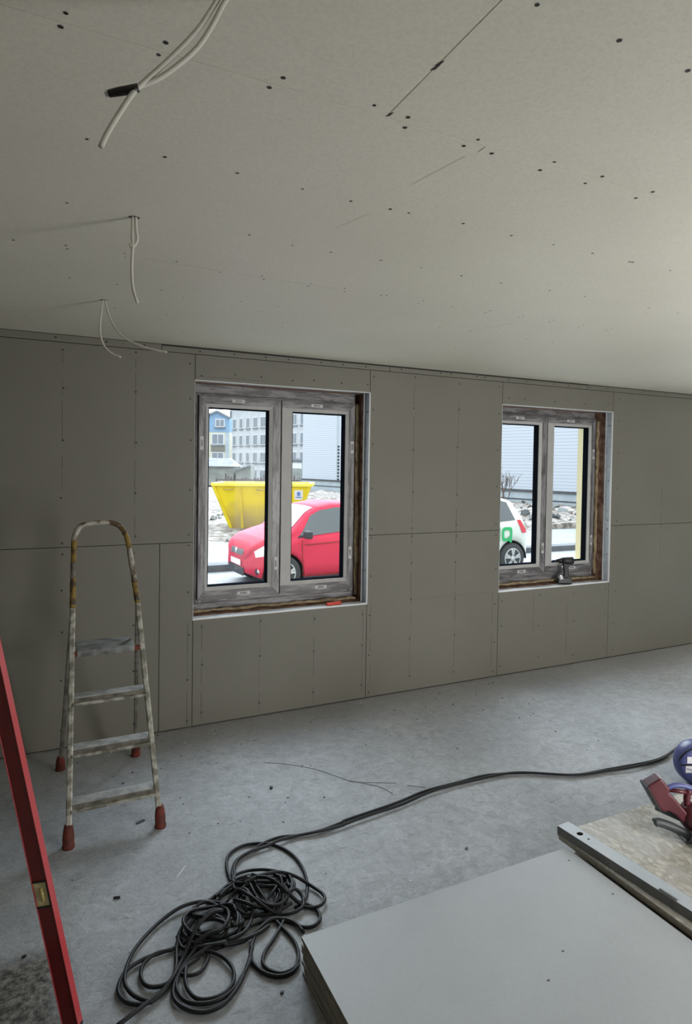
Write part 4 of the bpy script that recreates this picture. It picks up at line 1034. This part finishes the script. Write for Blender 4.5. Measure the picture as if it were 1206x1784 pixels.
# rubble lumps (uncountable heap)
b = MB()
for i in range(420):
    if i < 300: x, y = rr.gauss(16.5, 3.4), rr.gauss(14.6, 2.4)
    else: x, y = rr.uniform(3.0, 6.5), rr.uniform(11.5, 20)
    if y < 11.4: continue
    if 3.2 < x < 9.4 and 12.4 < y < 18.2: continue
    if abs(x - 17.6) < 1.3 and abs(y - 16.8) < 1.3: continue
    s_ = rr.uniform(0.04, 0.14) * (1 if i < 300 else 0.7)
    a, c = rr.uniform(0, 3), rr.uniform(-0.5, 0.5)
    d = Vector((math.cos(a), math.sin(a), c)).normalized(); n_ = d.orthogonal().normalized(); q = d.cross(n_)
    b.obox((x, y, terrain(x, y) + s_ * 0.2), d * s_, n_ * s_ * rr.uniform(0.4, 0.9), q * s_ * rr.uniform(0.3, 0.8), rr.choice((0, 0, 0, 1, 2, 2)))
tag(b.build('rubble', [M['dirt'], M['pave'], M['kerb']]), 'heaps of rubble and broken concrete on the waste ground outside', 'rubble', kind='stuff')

# yellow skip
sk = empty('waste_skip', (6.36, 15.17, GZ), -0.447)
tag(sk, 'big yellow waste skip with sloping ends on the waste ground outside', 'skip')
# local: x along length, y away, z up.  near top corners at x=-1.57/1.57
zt, hb_, ht = 1.40, 0.98, 1.50
yb, yt = 0.62, 0.85
b = MB()
V = [(-hb_, -yb, 0.02), (hb_, -yb, 0.02), (hb_, yb, 0.02), (-hb_, yb, 0.02), (-ht, -yt, zt), (ht, -yt, zt + 0.02), (ht, yt, zt + 0.02), (-ht, yt, zt)]
def lerp(p, q, t): return tuple(p[i] + (q[i] - p[i]) * t for i in range(3))
midv = [lerp(V[i], V[i + 4], 0.34) for i in range(4)]
allv = V[:4] + midv + V[4:]
b.add(allv, [(0, 3, 2, 1)] + [(i, (i + 1) % 4, 4 + (i + 1) % 4, 4 + i) for i in range(4)], 0)
b.add(allv, [(4 + i, 4 + (i + 1) % 4, 8 + (i + 1) % 4, 8 + i) for i in range(4)], 0)
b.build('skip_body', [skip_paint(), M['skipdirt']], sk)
b = MB()
def rim(p, q): 
    b.bar(p, q, 0.10, 0.12, (0, 0, 1))
rim(V[4], V[5]); rim(V[5], V[6]); rim(V[6], V[7]); rim(V[7], V[4])
b.build('rim', M['skiprim'], sk, bevel=0.01)
for xx in (-0.60, 0.30, 1.36):
    r = MB(); t0_ = Vector((xx, -yb - 0.01, 0.03)) if abs(xx) < 1 else Vector((0.90, -yb - 0.01, 0.03)); r.bar(t0_, (xx * 1.08, -yt - 0.02, zt - 0.04), 0.07, 0.06); r.build('rib', M['skip'], sk)
for sx in (-1, 1):
    r = MB(); r.bar((sx * hb_ * 0.98, -yb - 0.02, 0.04), (sx * (ht - 0.02), -yt - 0.02, zt - 0.03), 0.09, 0.05); r.build('corner_rib', M['skip'], sk)
for xx in (-1.0, 0.0):
    r = MB(); r.tube([(xx - 0.16, -yt + 0.0, 1.27), (xx - 0.1, -yt - 0.05, 1.25), (xx + 0.1, -yt - 0.05, 1.25), (xx + 0.16, -yt + 0.0, 1.27)], 0.018, 6); r.build('lifting_lug', M['skipdirt'], sk)
r = MB(); r.box(1.02, 1.28, -0.858, -0.842, 0.96, 1.26, 0); r.box(1.10, 1.20, -0.868, -0.859, 1.08, 1.20, 1); r.box(1.06, 1.24, -0.868, -0.859, 1.02, 1.05, 1)
r.v = [(x, y + (1.26 - z) * 0.12 + 0.03, z) for x, y, z in r.v]
r.build('label_panel', [M['label'], M['logo_blue']], sk)

# ------------------------------------------------------------------ cars
def interp(tab, x):
    if x <= tab[0][0]: return tab[0][1]
    for (a, va), (c, vc) in zip(tab, tab[1:]):
        if x <= c:
            t = (x - a) / (c - a); t = t * t * (3 - 2 * t) if False else t
            return va + (vc - va) * t
    return tab[-1][1]
def sx_(tab, f): return [(a * f, c) for a, c in tab]
def build_car(name, label, paint, L, wheels, top, belt, width, roofw, rw, loc, rz, sc, side_win, windscreen, rear_window, pillar):
    root = empty(name, loc, rz); tag(root, label, 'car'); root.scale = (sc, sc, sc)
    N = 90
    def section(x):
        hw_ = interp(width, x); zt_ = interp(top, x); zb_ = min(interp(belt, x), zt_ - 0.03)
        lo = 0.20 + 0.10 * max(0, 1 - x / 0.25) + 0.12 * max(0, 1 - (L - x) / 0.25)
        for wx in wheels:
            dx = abs(x - wx); ra = rw + 0.055
            if dx < ra: lo = max(lo, rw - 0.02 + math.sqrt(ra * ra - dx * dx))
        lo = min(lo, zb_ - 0.03)
        gh = max(0.0, zt_ - zb_)
        k = min(1.0, gh / 0.35)
        rwid = hw_ - (hw_ - interp(roofw, x)) * k
        P = [(0, lo), (-(hw_ - 0.10), lo), (-(hw_ - 0.015), lo + 0.02), (-hw_, lo + (zb_ - lo) * 0.35), (-(hw_ - 0.01), lo + (zb_ - lo) * 0.7), (-(hw_ - 0.03), zb_ - 0.02 * k), (-(hw_ - 0.055), zb_),
             (-(rwid + (hw_ - 0.07 - rwid) * 0.5), zb_ + gh * 0.48 + 0.0), (-(rwid), zt_ - 0.05 * k), (-(rwid - 0.08 - 0.1 * (1 - k)), zt_ - 0.012), (-(rwid) * 0.5, zt_ + 0.008), (0, zt_ + 0.015)]
        return P
    xs = [L * i / N for i in range(N + 1)]
    vs = []; nP = 12
    for side in (1, -1):
        for x in xs:
            for (y, z) in section(x): vs.append((x, y * side, z))
    fs = []
    off = (N + 1) * nP
    for s_ in range(2):
        for i in range(N):
            for j in range(nP - 1):
                a = s_ * off + i * nP + j
                fs.append((a, a + 1, a + nP + 1, a + nP))
    # close front and rear
    for i in (0, N):
        fs.append(tuple([i * nP + j for j in range(nP)] + [off + i * nP + j for j in range(nP - 2, 0, -1)]))
    b = MB(); b.add(vs, fs, 0, True)
    bodyo = b.build('car_body', paint, root)
    bm = bmesh.new(); bm.from_mesh(bodyo.data); bmesh.ops.remove_doubles(bm, verts=bm.verts, dist=0.0005); bmesh.ops.recalc_face_normals(bm, faces=bm.faces); bm.to_mesh(bodyo.data); bm.free()
    # glass panels follow the greenhouse surface, slightly proud
    def surf(x, t, side):          # t: 0 belt .. 1 roof edge .. 2 centre line
        P = section(x)
        seq = [P[6], P[7], P[8]] if t <= 1 else None
        if t <= 1:
            u = t * 2; i = min(1, int(u)); f_ = u - i
            y = seq[i][0] + (seq[i + 1][0] - seq[i][0]) * f_; z = seq[i][1] + (seq[i + 1][1] - seq[i][1]) * f_
            return Vector((x, (y - 0.010) * side, z))
        seq = [P[8], P[9], P[10], P[11]]
        u = (t - 1) * 3; i = min(2, int(u)); f_ = u - i
        y = seq[i][0] + (seq[i + 1][0] - seq[i][0]) * f_; z = seq[i][1] + (seq[i + 1][1] - seq[i][1]) * f_
        return Vector((x, y * side, z + 0.006))
    def panel(nm, x0f, x1f, t0_, t1_, m, side, n=10, k=6):
        vs = []
        for j in range(k + 1):
            t = t0_ + (t1_ - t0_) * j / k
            a, c = x0f(t), x1f(t)
            for i in range(n + 1): vs.append(surf(a + (c - a) * i / n, t, side))
        fs = [(j * (n + 1) + i, j * (n + 1) + i + 1, (j + 1) * (n + 1) + i + 1, (j + 1) * (n + 1) + i) for j in range(k) for i in range(n)]
        q = MB(); q.add(vs, fs, 0, True); return q.build(nm, m, root)
    for side in (1, -1):
        for (a0, a1, c0, c1) in side_win:
            panel('side_window', lambda t, a0=a0, a1=a1: a0 + (a1 - a0) * t, lambda t, c0=c0, c1=c1: c0 + (c1 - c0) * t, 0.06, 0.93, M['carglass'], side)
    # windscreen / rear window as lofts over the sloping part
    for nm, (xa, xb) in (('windscreen', windscreen), ('rear_window', rear_window)):
        vs = []; n = 10; k = 8
        for i in range(n + 1):
            x = xa + (xb - xa) * i / n
            P = section(x)
            ys = [P[9][0] * 0.93 * (1 - 2 * j / k) for j in range(k + 1)]
            for y in ys:
                zc = interp(top, x) + 0.015 - 0.02 * (y / P[9][0]) ** 2
                vs.append((x, y, zc + 0.006))
        fs = [(i * (k + 1) + j, i * (k + 1) + j + 1, (i + 1) * (k + 1) + j + 1, (i + 1) * (k + 1) + j) for i in range(n) for j in range(k)]
        q = MB(); q.add(vs, fs, 0, True); q.build(nm, M['carglass'] if nm == 'rear_window' else M['lamp'] if False else M['carglass'], root)
    hwm = interp(width, L / 2)
    for wx in wheels:
        for side in (-1, 1):
            yc = side * (hwm - 0.10)
            t = MB(); t.lathe([(rw * 0.62, -0.10), (rw * 0.94, -0.095), (rw, -0.06), (rw, 0.06), (rw * 0.94, 0.095), (rw * 0.62, 0.10)], (wx, yc, rw), (0, 1, 0), 36)
            wo = t.build('wheel', M['tyre'], root)
            r = MB(); yf = yc + side * 0.088
            r.lathe([(rw * 0.64, -0.012), (rw * 0.66, 0.012), (rw * 0.60, 0.016), (rw * 0.58, 0.0)], (wx, yf, rw), (0, side, 0), 30)
            for s5 in range(5):
                a = 2 * math.pi * s5 / 5 + 0.3
                for da in (-0.16, 0.16):
                    r.bar((wx + 0.04 * math.cos(a), yf + side * 0.018, rw + 0.04 * math.sin(a)), (wx + rw * 0.61 * math.cos(a + da), yf + side * 0.014, rw + rw * 0.61 * math.sin(a + da)), 0.035, 0.012, (math.sin(a), 0, -math.cos(a)))
            r.lathe([(0.055, -0.005), (0.055, 0.02), (0.03, 0.028)], (wx, yf, rw), (0, side, 0), 16)
            r.build('wheel_rim', M['rim'], wo)
            a_ = MB(); ra = rw + 0.05; pts = [(wx + ra * math.cos(q), side * (hwm - 0.22), rw - 0.02 + ra * math.sin(q)) for q in [math.pi * i / 16 for i in range(17)]]
            n = len(pts); vv = pts + [(x, side * (hwm - 0.012), z) for x, y, z in pts]
            a_.add(vv + [(wx, side * (hwm - 0.22), rw - 0.02)], [(i, i + 1, n + i + 1, n + i) for i in range(n - 1)] + [(i, i + 1, 2 * n) for i in range(n - 1)], 0, False)
            a_.build('wheel_arch', M['tyre'], root)
    u = MB(); u.box(0.25, L - 0.25, -hwm + 0.14, hwm - 0.14, 0.17, 0.30); u.build('underbody', M['tyre'], root)
    return root, section, hwm
# red hatchback, nose to the left, parked nearly parallel to the wall
topR = [(0, 0.55), (0.03, 0.66), (0.12, 0.78), (0.35, 0.88), (0.75, 0.96), (1.05, 1.01), (1.55, 1.32), (1.85, 1.43), (2.3, 1.48), (3.0, 1.47), (3.5, 1.40), (3.75, 1.15), (3.9, 0.95), (4.0, 0.6)]
beltR = [(0, 0.50), (0.1, 0.62), (0.4, 0.74), (1.0, 0.88), (2.0, 0.93), (3.2, 1.0), (3.8, 0.95), (4.0, 0.5)]
widR = [(0, 0.42), (0.04, 0.60), (0.12, 0.70), (0.3, 0.80), (0.6, 0.845), (1.5, 0.86), (3.0, 0.86), (3.7, 0.80), (3.92, 0.70), (4.0, 0.5)]
roofR = [(0, 0.55), (1.0, 0.66), (1.8, 0.60), (3.2, 0.58), (4.0, 0.5)]
FR = 0.70
topR = sx_(topR, FR); beltR = sx_(beltR, FR); roofR = sx_(roofR, FR)
widR = [(0, 0.42), (0.035, 0.60), (0.10, 0.70), (0.21, 0.80), (0.42, 0.845), (1.05, 0.86), (2.1, 0.86), (2.6, 0.80), (2.74, 0.70), (2.8, 0.5)]
red, secR, hwR = build_car('car', 'red hatchback parked in front of the yellow skip, nose to the left', M['carred'], 2.8, (0.56, 2.30), topR, beltR, widR, roofR, 0.305,
    (2.88, 6.10, GZ), math.radians(3), 0.95, [(0.77, 1.14, 1.75, 1.75), (1.80, 1.80, 2.25, 2.15)], (0.77, 1.22), (2.44, 2.64), None)
def rp(mb, nm, m, par=red, **k): return mb.build(nm, m, par, **k)
def nose(z0, z1, y0, y1, zx, proud=0.008, n=8, m_=4):
    """patch lying on the nose surface between heights and lateral range; side follows the body plan"""
    vs = []
    for i in range(n + 1):
        y = y0 + (y1 - y0) * i / n
        # x at which the half width equals |y|
        x = 0.0
        for (xa, wa), (xb, wb_) in zip(widR, widR[1:]):
            if wa <= abs(y) <= wb_: x = xa + (xb - xa) * (abs(y) - wa) / max(1e-6, wb_ - wa); break
        for j in range(m_ + 1):
            z = z0 + (z1 - z0) * j / m_
            xz = zx(z)
            vs.append((max(x, xz) - proud * 1.2 if x < 0.12 else x, y - proud * (1 if y < 0 else -1), z))
    fs = [(i * (m_ + 1) + j, i * (m_ + 1) + j + 1, (i + 1) * (m_ + 1) + j + 1, (i + 1) * (m_ + 1) + j) for i in range(n) for j in range(m_)]
    q = MB(); q.add(vs, fs, 0, True); return q
zx = lambda z: 0.0 if z < 0.55 else (0.03 if z < 0.66 else 0.12) * (z - 0.55) / 0.11 if z < 0.66 else 0.03 + 0.09 * (z - 0.66) / 0.12
rp(nose(0.58, 0.70, -0.30, 0.30, zx, 0.012), 'grille', M['kerb'])
q = MB(); q.lathe([(0.045, 0), (0.04, 0.012), (0.02, 0.016)], (-0.004, 0, 0.64), (-1, 0, 0.1), 14); rp(q, 'nose_badge', M['chrome'])
rp(nose(0.40, 0.50, -0.24, 0.24, lambda z: 0, 0.016), 'number_plate', M['plate'])
rp(nose(0.24, 0.38, -0.40, 0.40, lambda z: 0, 0.010), 'lower_grille', M['tyre'])
for s_ in (-1, 1):
    vs = [];
    for i in range(9):
        x = 0.09 + 0.36 * i / 8
        hw_ = interp(widR, x); z0_ = 0.585 + 0.10 * i / 8; z1_ = min(z0_ + 0.17 * math.sin(math.pi * (0.18 + 0.80 * i / 8)) + 0.02, interp(topR, x) - 0.02)
        for j in range(4):
            z = z0_ + (z1_ - z0_) * j / 3
            bl_ = min(interp(beltR, x), interp(topR, x) - 0.03)
            inset = 0 if z < bl_ else (z - bl_) * 1.2
            vs.append((x, s_ * (hw_ - 0.01 - inset + 0.012), z))
    q = MB(); q.add(vs, [(i * 4 + j, i * 4 + j + 1, (i + 1) * 4 + j + 1, (i + 1) * 4 + j) for i in range(8) for j in range(3)], 0, True); rp(q, 'headlamp', M['lamp'])
    q = MB(); q.lathe([(0.075, -0.01), (0.075, 0.012), (0.05, 0.016)], (0.155, s_ * 0.715, 0.36), (-0.55, s_ * 1.0, 0), 18, 0); q.lathe([(0.04, 0.012), (0.035, 0.022), (0.01, 0.024)], (0.155, s_ * 0.715, 0.36), (-0.55, s_ * 1.0, 0), 14, 1); rp(q, 'fog_lamp', [M['tyre'], M['chrome']])
    q = MB(); q.obox((0.93, s_ * 0.96, 0.965), (0.055, 0, 0), (0, 0.10, 0), (0, 0, 0.065)); rp(q, 'wing_mirror', M['tyre'], bevel=0.03, seg=4)
    # door shut lines and crease
    q = MB(); yy = s_ * (hwR + 0.002)
    for (p1, p2) in (((0.89, 0.30), (0.87, 0.86)), ((1.82, 0.28), (1.87, 0.90)), ((0.89, 0.27), (1.82, 0.26))):
        q.bar((p1[0], yy, p1[1]), (p2[0], yy, p2[1]), 0.010, 0.004, (1, 0, 0.3))
    q.bar((0.92, yy, 0.78), (1.84, yy, 0.82), 0.014, 0.006, (0, 0, 1)); rp(q, 'door_seam', M['redrub'])
    q = MB(); q.box(0.90, 1.95, min(s_ * (hwR - 0.08), s_ * (hwR + 0.005)), max(s_ * (hwR - 0.08), s_ * (hwR + 0.005)), 0.15, 0.235); rp(q, 'side_skirt', M['tyre'])
q = MB(); q.tube(spline([(0.75, -0.56, 1.05), (0.91, -0.2, 1.19), (1.01, 0.05, 1.30)], 0.05), 0.009, 6); rp(q, 'wiper', M['tyre'])

# white hatchback at the right window, tail to the right
topW = [(0, 0.55), (0.10, 0.75), (0.5, 0.90), (0.95, 1.0), (1.5, 1.38), (2.0, 1.49), (2.7, 1.48), (3.10, 1.40), (3.30, 1.15), (3.42, 0.90), (3.50, 0.62)]
beltW = [(0, 0.50), (0.4, 0.75), (1.0, 0.88), (2.0, 0.95), (3.1, 1.02), (3.4, 0.86), (3.5, 0.5)]
widW = [(0, 0.45), (0.15, 0.68), (0.5, 0.77), (1.5, 0.79), (3.0, 0.79), (3.3, 0.74), (3.45, 0.66), (3.5, 0.55)]
roofW = [(0, 0.5), (1.6, 0.56), (3.0, 0.55), (3.5, 0.5)]
FW = 0.80
topW = sx_(topW, FW); beltW = sx_(beltW, FW); roofW = sx_(roofW, FW); widW = sx_(widW, FW)
wh, secW, hwW = build_car('car', 'white hatchback with a green letter on its side, seen through the right window', M['carwhite'], 2.80, (0.50, 2.30), topW, beltW, widW, roofW, 0.300,
    (5.81, 6.10, GZ), math.radians(1), 1.0, [(0.84, 1.24, 1.54, 1.54), (1.60, 1.60, 2.40, 2.29)], (0.84, 1.36), (2.51, 2.69), None)
for s_ in (-1, 1):
    q = MB(); vs = []
    for i in range(6):
        z = 0.78 + 0.26 * i / 5; x = 2.73 - 0.22 * (i / 5) - 0.05
        vs += [(x - 0.13 * (1 - i / 9), s_ * (interp(widW, x - 0.13) + 0.008 - 0.04 * i / 5), z), (x + 0.03, s_ * (interp(widW, x + 0.03) + 0.015 - 0.02 * i / 5), z)]
    q.add(vs, [(2 * i, 2 * i + 1, 2 * i + 3, 2 * i + 2) for i in range(5)], 0, True); q.build('tail_lamp', M['taillamp'], wh)
# green lettering on the near side: the letter Q and the edge of the one before it
def ring_letter(cx, cz, w_, h_, th, yy):
    q = MB(); n = 28; vs = []
    for r_ in (1.0, 1 - th):
        for k in range(n):
            a = 2 * math.pi * k / n
            ex = 0.45
            c_, s2 = math.cos(a), math.sin(a)
            vs.append((cx + math.copysign(abs(c_) ** ex, c_) * w_ / 2 * r_, yy, cz + math.copysign(abs(s2) ** ex, s2) * h_ / 2 * r_))
    q.add(vs, [(k, (k + 1) % n, n + (k + 1) % n, n + k) for k in range(n)])
    q.bar((cx + w_ * 0.12, yy, cz - h_ * 0.25), (cx + w_ * 0.42, yy, cz - h_ * 0.58), 0.05, 0.004, (1, 0, 1))
    return q
yy = -(hwW + 0.012)
ring_letter(2.14, 0.775, 0.25, 0.27, 0.42, yy).build('green_lettering', M['green'], wh)
q = MB(); q.box(1.92, 1.97, yy - 0.002, yy + 0.002, 0.64, 0.91); q.box(1.81, 1.92, yy - 0.002, yy + 0.002, 0.64, 0.69); q.build('green_lettering', M['green'], wh)

# ------------------------------------------------------------------ buildings outside
def flat_frame(A, B):
    """origin at A, x axis towards B, y axis away from the camera"""
    A = Vector((A[0], A[1], 0)); B = Vector((B[0], B[1], 0)); d = (B - A); L_ = d.length
    return A, math.atan2(d.y, d.x), L_
A, rz, L_ = flat_frame((22.22, 51.79), (28.6, 13.0))
hall = empty('warehouse', (A.x, A.y, -0.6), rz); tag(hall, 'large white warehouse clad in horizontal siding, filling the right window', 'building')
b = MB(); b.box(0, L_, 0.0, 14, 0.9, 11); b.build('siding_wall', M['siding'], hall)
b = MB(); b.box(-0.02, L_ + 0.02, -0.06, 14, -0.4, 0.9); b.build('foundation', M['found'], hall)
b = MB(); b.box(-0.02, L_, -0.14, 0.0, 0.88, 1.02); b.build('drip_edge', M['kerb'], hall)
b = MB(); b.box(-0.02, L_, -0.08, -0.06, 0.38, 0.46); b.build('foundation_band', M['kerb'], hall)
for i in range(11):
    v_ = MB(); v_.box(6.0, 6.24, -0.05, 0.0, 1.0 + i * 0.29, 1.15 + i * 0.29); v_.build('dark_block', M['tyre'], hall)
b = MB(); b.box(5.8, 6.1, -0.03, 0.0, 1.0, 10.5); b.build('corner_post', M['found'], hall)

# apartment block
A, rz, L_ = flat_frame((28.76, 102.28), (36.2, 75.0))
ap = empty('apartment_block', (A.x, A.y, -2.1), rz); tag(ap, 'pale grey four-storey apartment block behind the yellow skip', 'building')
b = MB(); b.box(0, L_, 0, 12, 0, 13.4); b.build('wall', M['apart'], ap)
b = MB(); b.box(-0.3, L_ + 0.3, -0.4, 12.3, 13.4, 13.75); b.build('roof_edge', M['roofgrey'], ap)
def window_part(par, x, z, w_, h_, y=0.0):
    f = MB(); f.box(x, x + w_, y - 0.10, y - 0.0, z, z + h_, 0); f.box(x - 0.1, x + w_ + 0.1, y - 0.22, y - 0.0, z - 0.18, z - 0.02, 1); fo_ = f.build('window', [M['winframe'], M['roofgrey']], par)
    p = MB(); m2 = 0.12
    if w_ > 1.2:
        p.box(x + m2, x + w_ / 2 - 0.05, y - 0.13, y - 0.10, z + m2, z + h_ - m2); p.box(x + w_ / 2 + 0.05, x + w_ - m2, y - 0.13, y - 0.10, z + m2, z + h_ - m2)
    else:
        p.box(x + m2, x + w_ - m2, y - 0.13, y - 0.10, z + m2, z + h_ - m2)
    p.build('window_pane', M['winpane'], fo_)
for fl_ in range(4):
    for k in range(13):
        wv = (1.3, 1.2, 1.25, 1.5, 1.9)[k % 5]
        window_part(ap, 1.0 + k * 2.15, 1.2 + fl_ * 2.85, wv * 0.9, 1.75)
q = MB(); q.tube([(0.3, -0.15, 0), (0.3, -0.15, 12.9)], 0.12, 8); q.build('downpipe', M['roofgrey'], ap)

# blue gabled house
A, rz, L_ = flat_frame((18.6, 81.6), (22.55, 79.64))
ho = empty('gabled_house', (A.x, A.y, -0.6), rz); tag(ho, 'narrow house with a bright blue gable and cream lower wall, far left outside', 'house')
b = MB(); b.box(0, L_, 0, 2.0, 0, 6.6, 0); b.box(L_ - 0.55, L_, -0.02, 0, 0, 8.2, 1); b.build('wall', [M['cream'], M['found']], ho)
b = MB(); b.prism([(-0.1, 6.6), (L_ , 6.6), (L_, 8.5), (L_ * 0.62, 9.4), (-0.1, 8.2)], (0, 1.0, 0), (1, 0, 0), (0, 0, 1), (0, 2.1, 0)); b.build('blue_gable', M['bluewall'], ho)
b = MB(); b.bar((-0.3, -0.2, 8.15), (L_ * 0.62, -0.2, 9.45), 0.25, 0.3, (0, 0, 1)); b.bar((L_ * 0.62, -0.2, 9.45), (L_ + 0.2, -0.2, 8.5), 0.25, 0.3, (0, 0, 1)); b.build('roof', M['roofgrey'], ho)
window_part(ho, L_ * 0.56, 7.3, 1.3, 1.1, -0.06)
window_part(ho, L_ * 0.45, 4.9, 1.7, 1.5, 0); window_part(ho, L_ * 0.45, 2.6, 1.7, 1.3, 0)
b = MB(); b.box(L_ * 0.44, L_ * 0.44 + 1.85, -0.15, -0.01, 3.95, 4.85); b.build('balcony_panel', M['balc'], ho)

# shed and garage
A, rz, L_ = flat_frame((15.4, 66.3), (19.0, 64.5))
sh = empty('shed', (A.x, A.y, -0.7), rz); tag(sh, 'grey shed with a dark hipped roof below the blue house', 'shed')
b = MB(); b.box(0, L_, 0, 4, 0, 2.1); b.build('wall', M['shed'], sh)
b = MB(); vs = [(-0.2, -0.3, 2.1), (L_ + 0.2, -0.3, 2.1), (L_ + 0.2, 4.3, 2.1), (-0.2, 4.3, 2.1), (0.6, 1.6, 3.05), (L_ - 0.7, 1.6, 3.05), (L_ - 0.7, 2.4, 3.05), (0.6, 2.4, 3.05)]
b.add(vs, [(0, 1, 5, 4), (1, 2, 6, 5), (2, 3, 7, 6), (3, 0, 4, 7), (4, 5, 6, 7), (3, 2, 1, 0)]); b.build('roof', M['roofgrey'], sh)
A, rz, L_ = flat_frame((19.1, 64.0), (20.6, 63.3))
hu = empty('lean_to_hut', (A.x, A.y, -0.7), rz); tag(hu, 'small hut with a slanting dark roof right of the grey shed', 'hut')
b = MB(); b.prism([(0, 0), (L_, 0), (L_, 2.2), (0, 1.7)], (0, 1.5, 0), (1, 0, 0), (0, 0, 1), (0, 3, 0)); b.build('wall', M['shed'], hu)
b = MB(); b.bar((-0.1, -0.2, 1.72), (L_ + 0.1, -0.2, 2.25), 0.14, 0.5, (0, 0, 1)); b.build('roof', M['roofgrey'], hu)
A, rz, L_ = flat_frame((24.4, 61.9), (25.95, 61.15))
ga = empty('garage', (A.x, A.y, -0.7), rz); tag(ga, 'grey garage with a dark roof edge beside the white warehouse', 'garage')
b = MB(); b.box(0, L_, 0, 4, 0, 2.9, 0); b.box(0.1, L_ - 0.1, -0.03, 0, 2.0, 2.6, 1); b.build('wall', [M['shed'], M['winframe']], ga)
b = MB(); b.box(-0.1, L_ + 0.1, -0.2, 4, 2.9, 3.1); b.build('roof', M['roofgrey'], ga)

# slatted fence behind the skip
A, rz, L_ = flat_frame((15.0, 56.5), (23.4, 53.0))
fe = empty('garden_fence', (A.x, A.y, -0.75), rz); tag(fe, 'dark weathered picket fence on the far side of the waste ground', 'fence')
b = MB(); x = 0.0; rr = random.Random(8)
while x < L_:
    hgt_ = rr.uniform(0.9, 1.5); b.box(x, x + 0.16, 0, 0.03, 0.05, hgt_); x += rr.uniform(0.22, 0.34)
b.build('pickets', M['fence'], fe)
b = MB(); b.box(0, L_, 0.03, 0.08, 0.35, 0.45); b.box(0, L_, 0.03, 0.08, 0.85, 0.95); b.build('rails', M['fence'], fe)
b = MB(); rr = random.Random(18)
for i in range(70):
    x, y = rr.uniform(18.6, 23.2), rr.uniform(55.4, 57.5) ; s_ = rr.uniform(0.1, 0.45)
    d = Vector((rr.uniform(-1, 1), rr.uniform(-1, 1), rr.uniform(-0.6, 0.6))).normalized(); n_ = d.orthogonal().normalized(); q_ = d.cross(n_)
    b.obox((x, y, -0.75 + rr.uniform(0.2, 0.9) * (1 - abs(x - 20.8) / 3)), d * s_, n_ * s_ * 0.5, q_ * s_ * 0.5, rr.choice((0, 1, 2)))
tag(b.build('scrap_heap', [M['fence'], M['roofgrey'], M['bluewall']]), 'heap of scrap and timber behind the fence', 'scrap heap', kind='stuff')

# leafless bush by the warehouse
bu = MB(); rr = random.Random(44)
def branch(p, d, ln, r, depth):
    q = p + d * ln; mid_ = p + d * ln * 0.5 + Vector((rr.uniform(-1, 1), rr.uniform(-1, 1), rr.uniform(-1, 1))) * ln * 0.06
    bu.tube([p, mid_, q], [r, r * 0.85, r * 0.7], 5)
    if depth:
        for _ in range(3):
            dd = (d + Vector((rr.uniform(-1, 1), rr.uniform(-1, 1), rr.uniform(-0.2, 0.7))) * 0.75).normalized()
            branch(p + d * ln * rr.uniform(0.5, 1), dd, ln * rr.uniform(0.55, 0.8), r * 0.62, depth - 1)
for k in range(4): branch(Vector((rr.uniform(-0.2, 0.2), rr.uniform(-0.2, 0.2), 0)), Vector((rr.uniform(-0.35, 0.35), rr.uniform(-0.3, 0.3), 1)).normalized(), 0.7, 0.022, 3)
o = bu.build('bare_bush', M['twig']); o.location = (17.6, 16.8, 0.15); tag(o, 'leafless bush standing in the rubble behind the white car', 'bush')
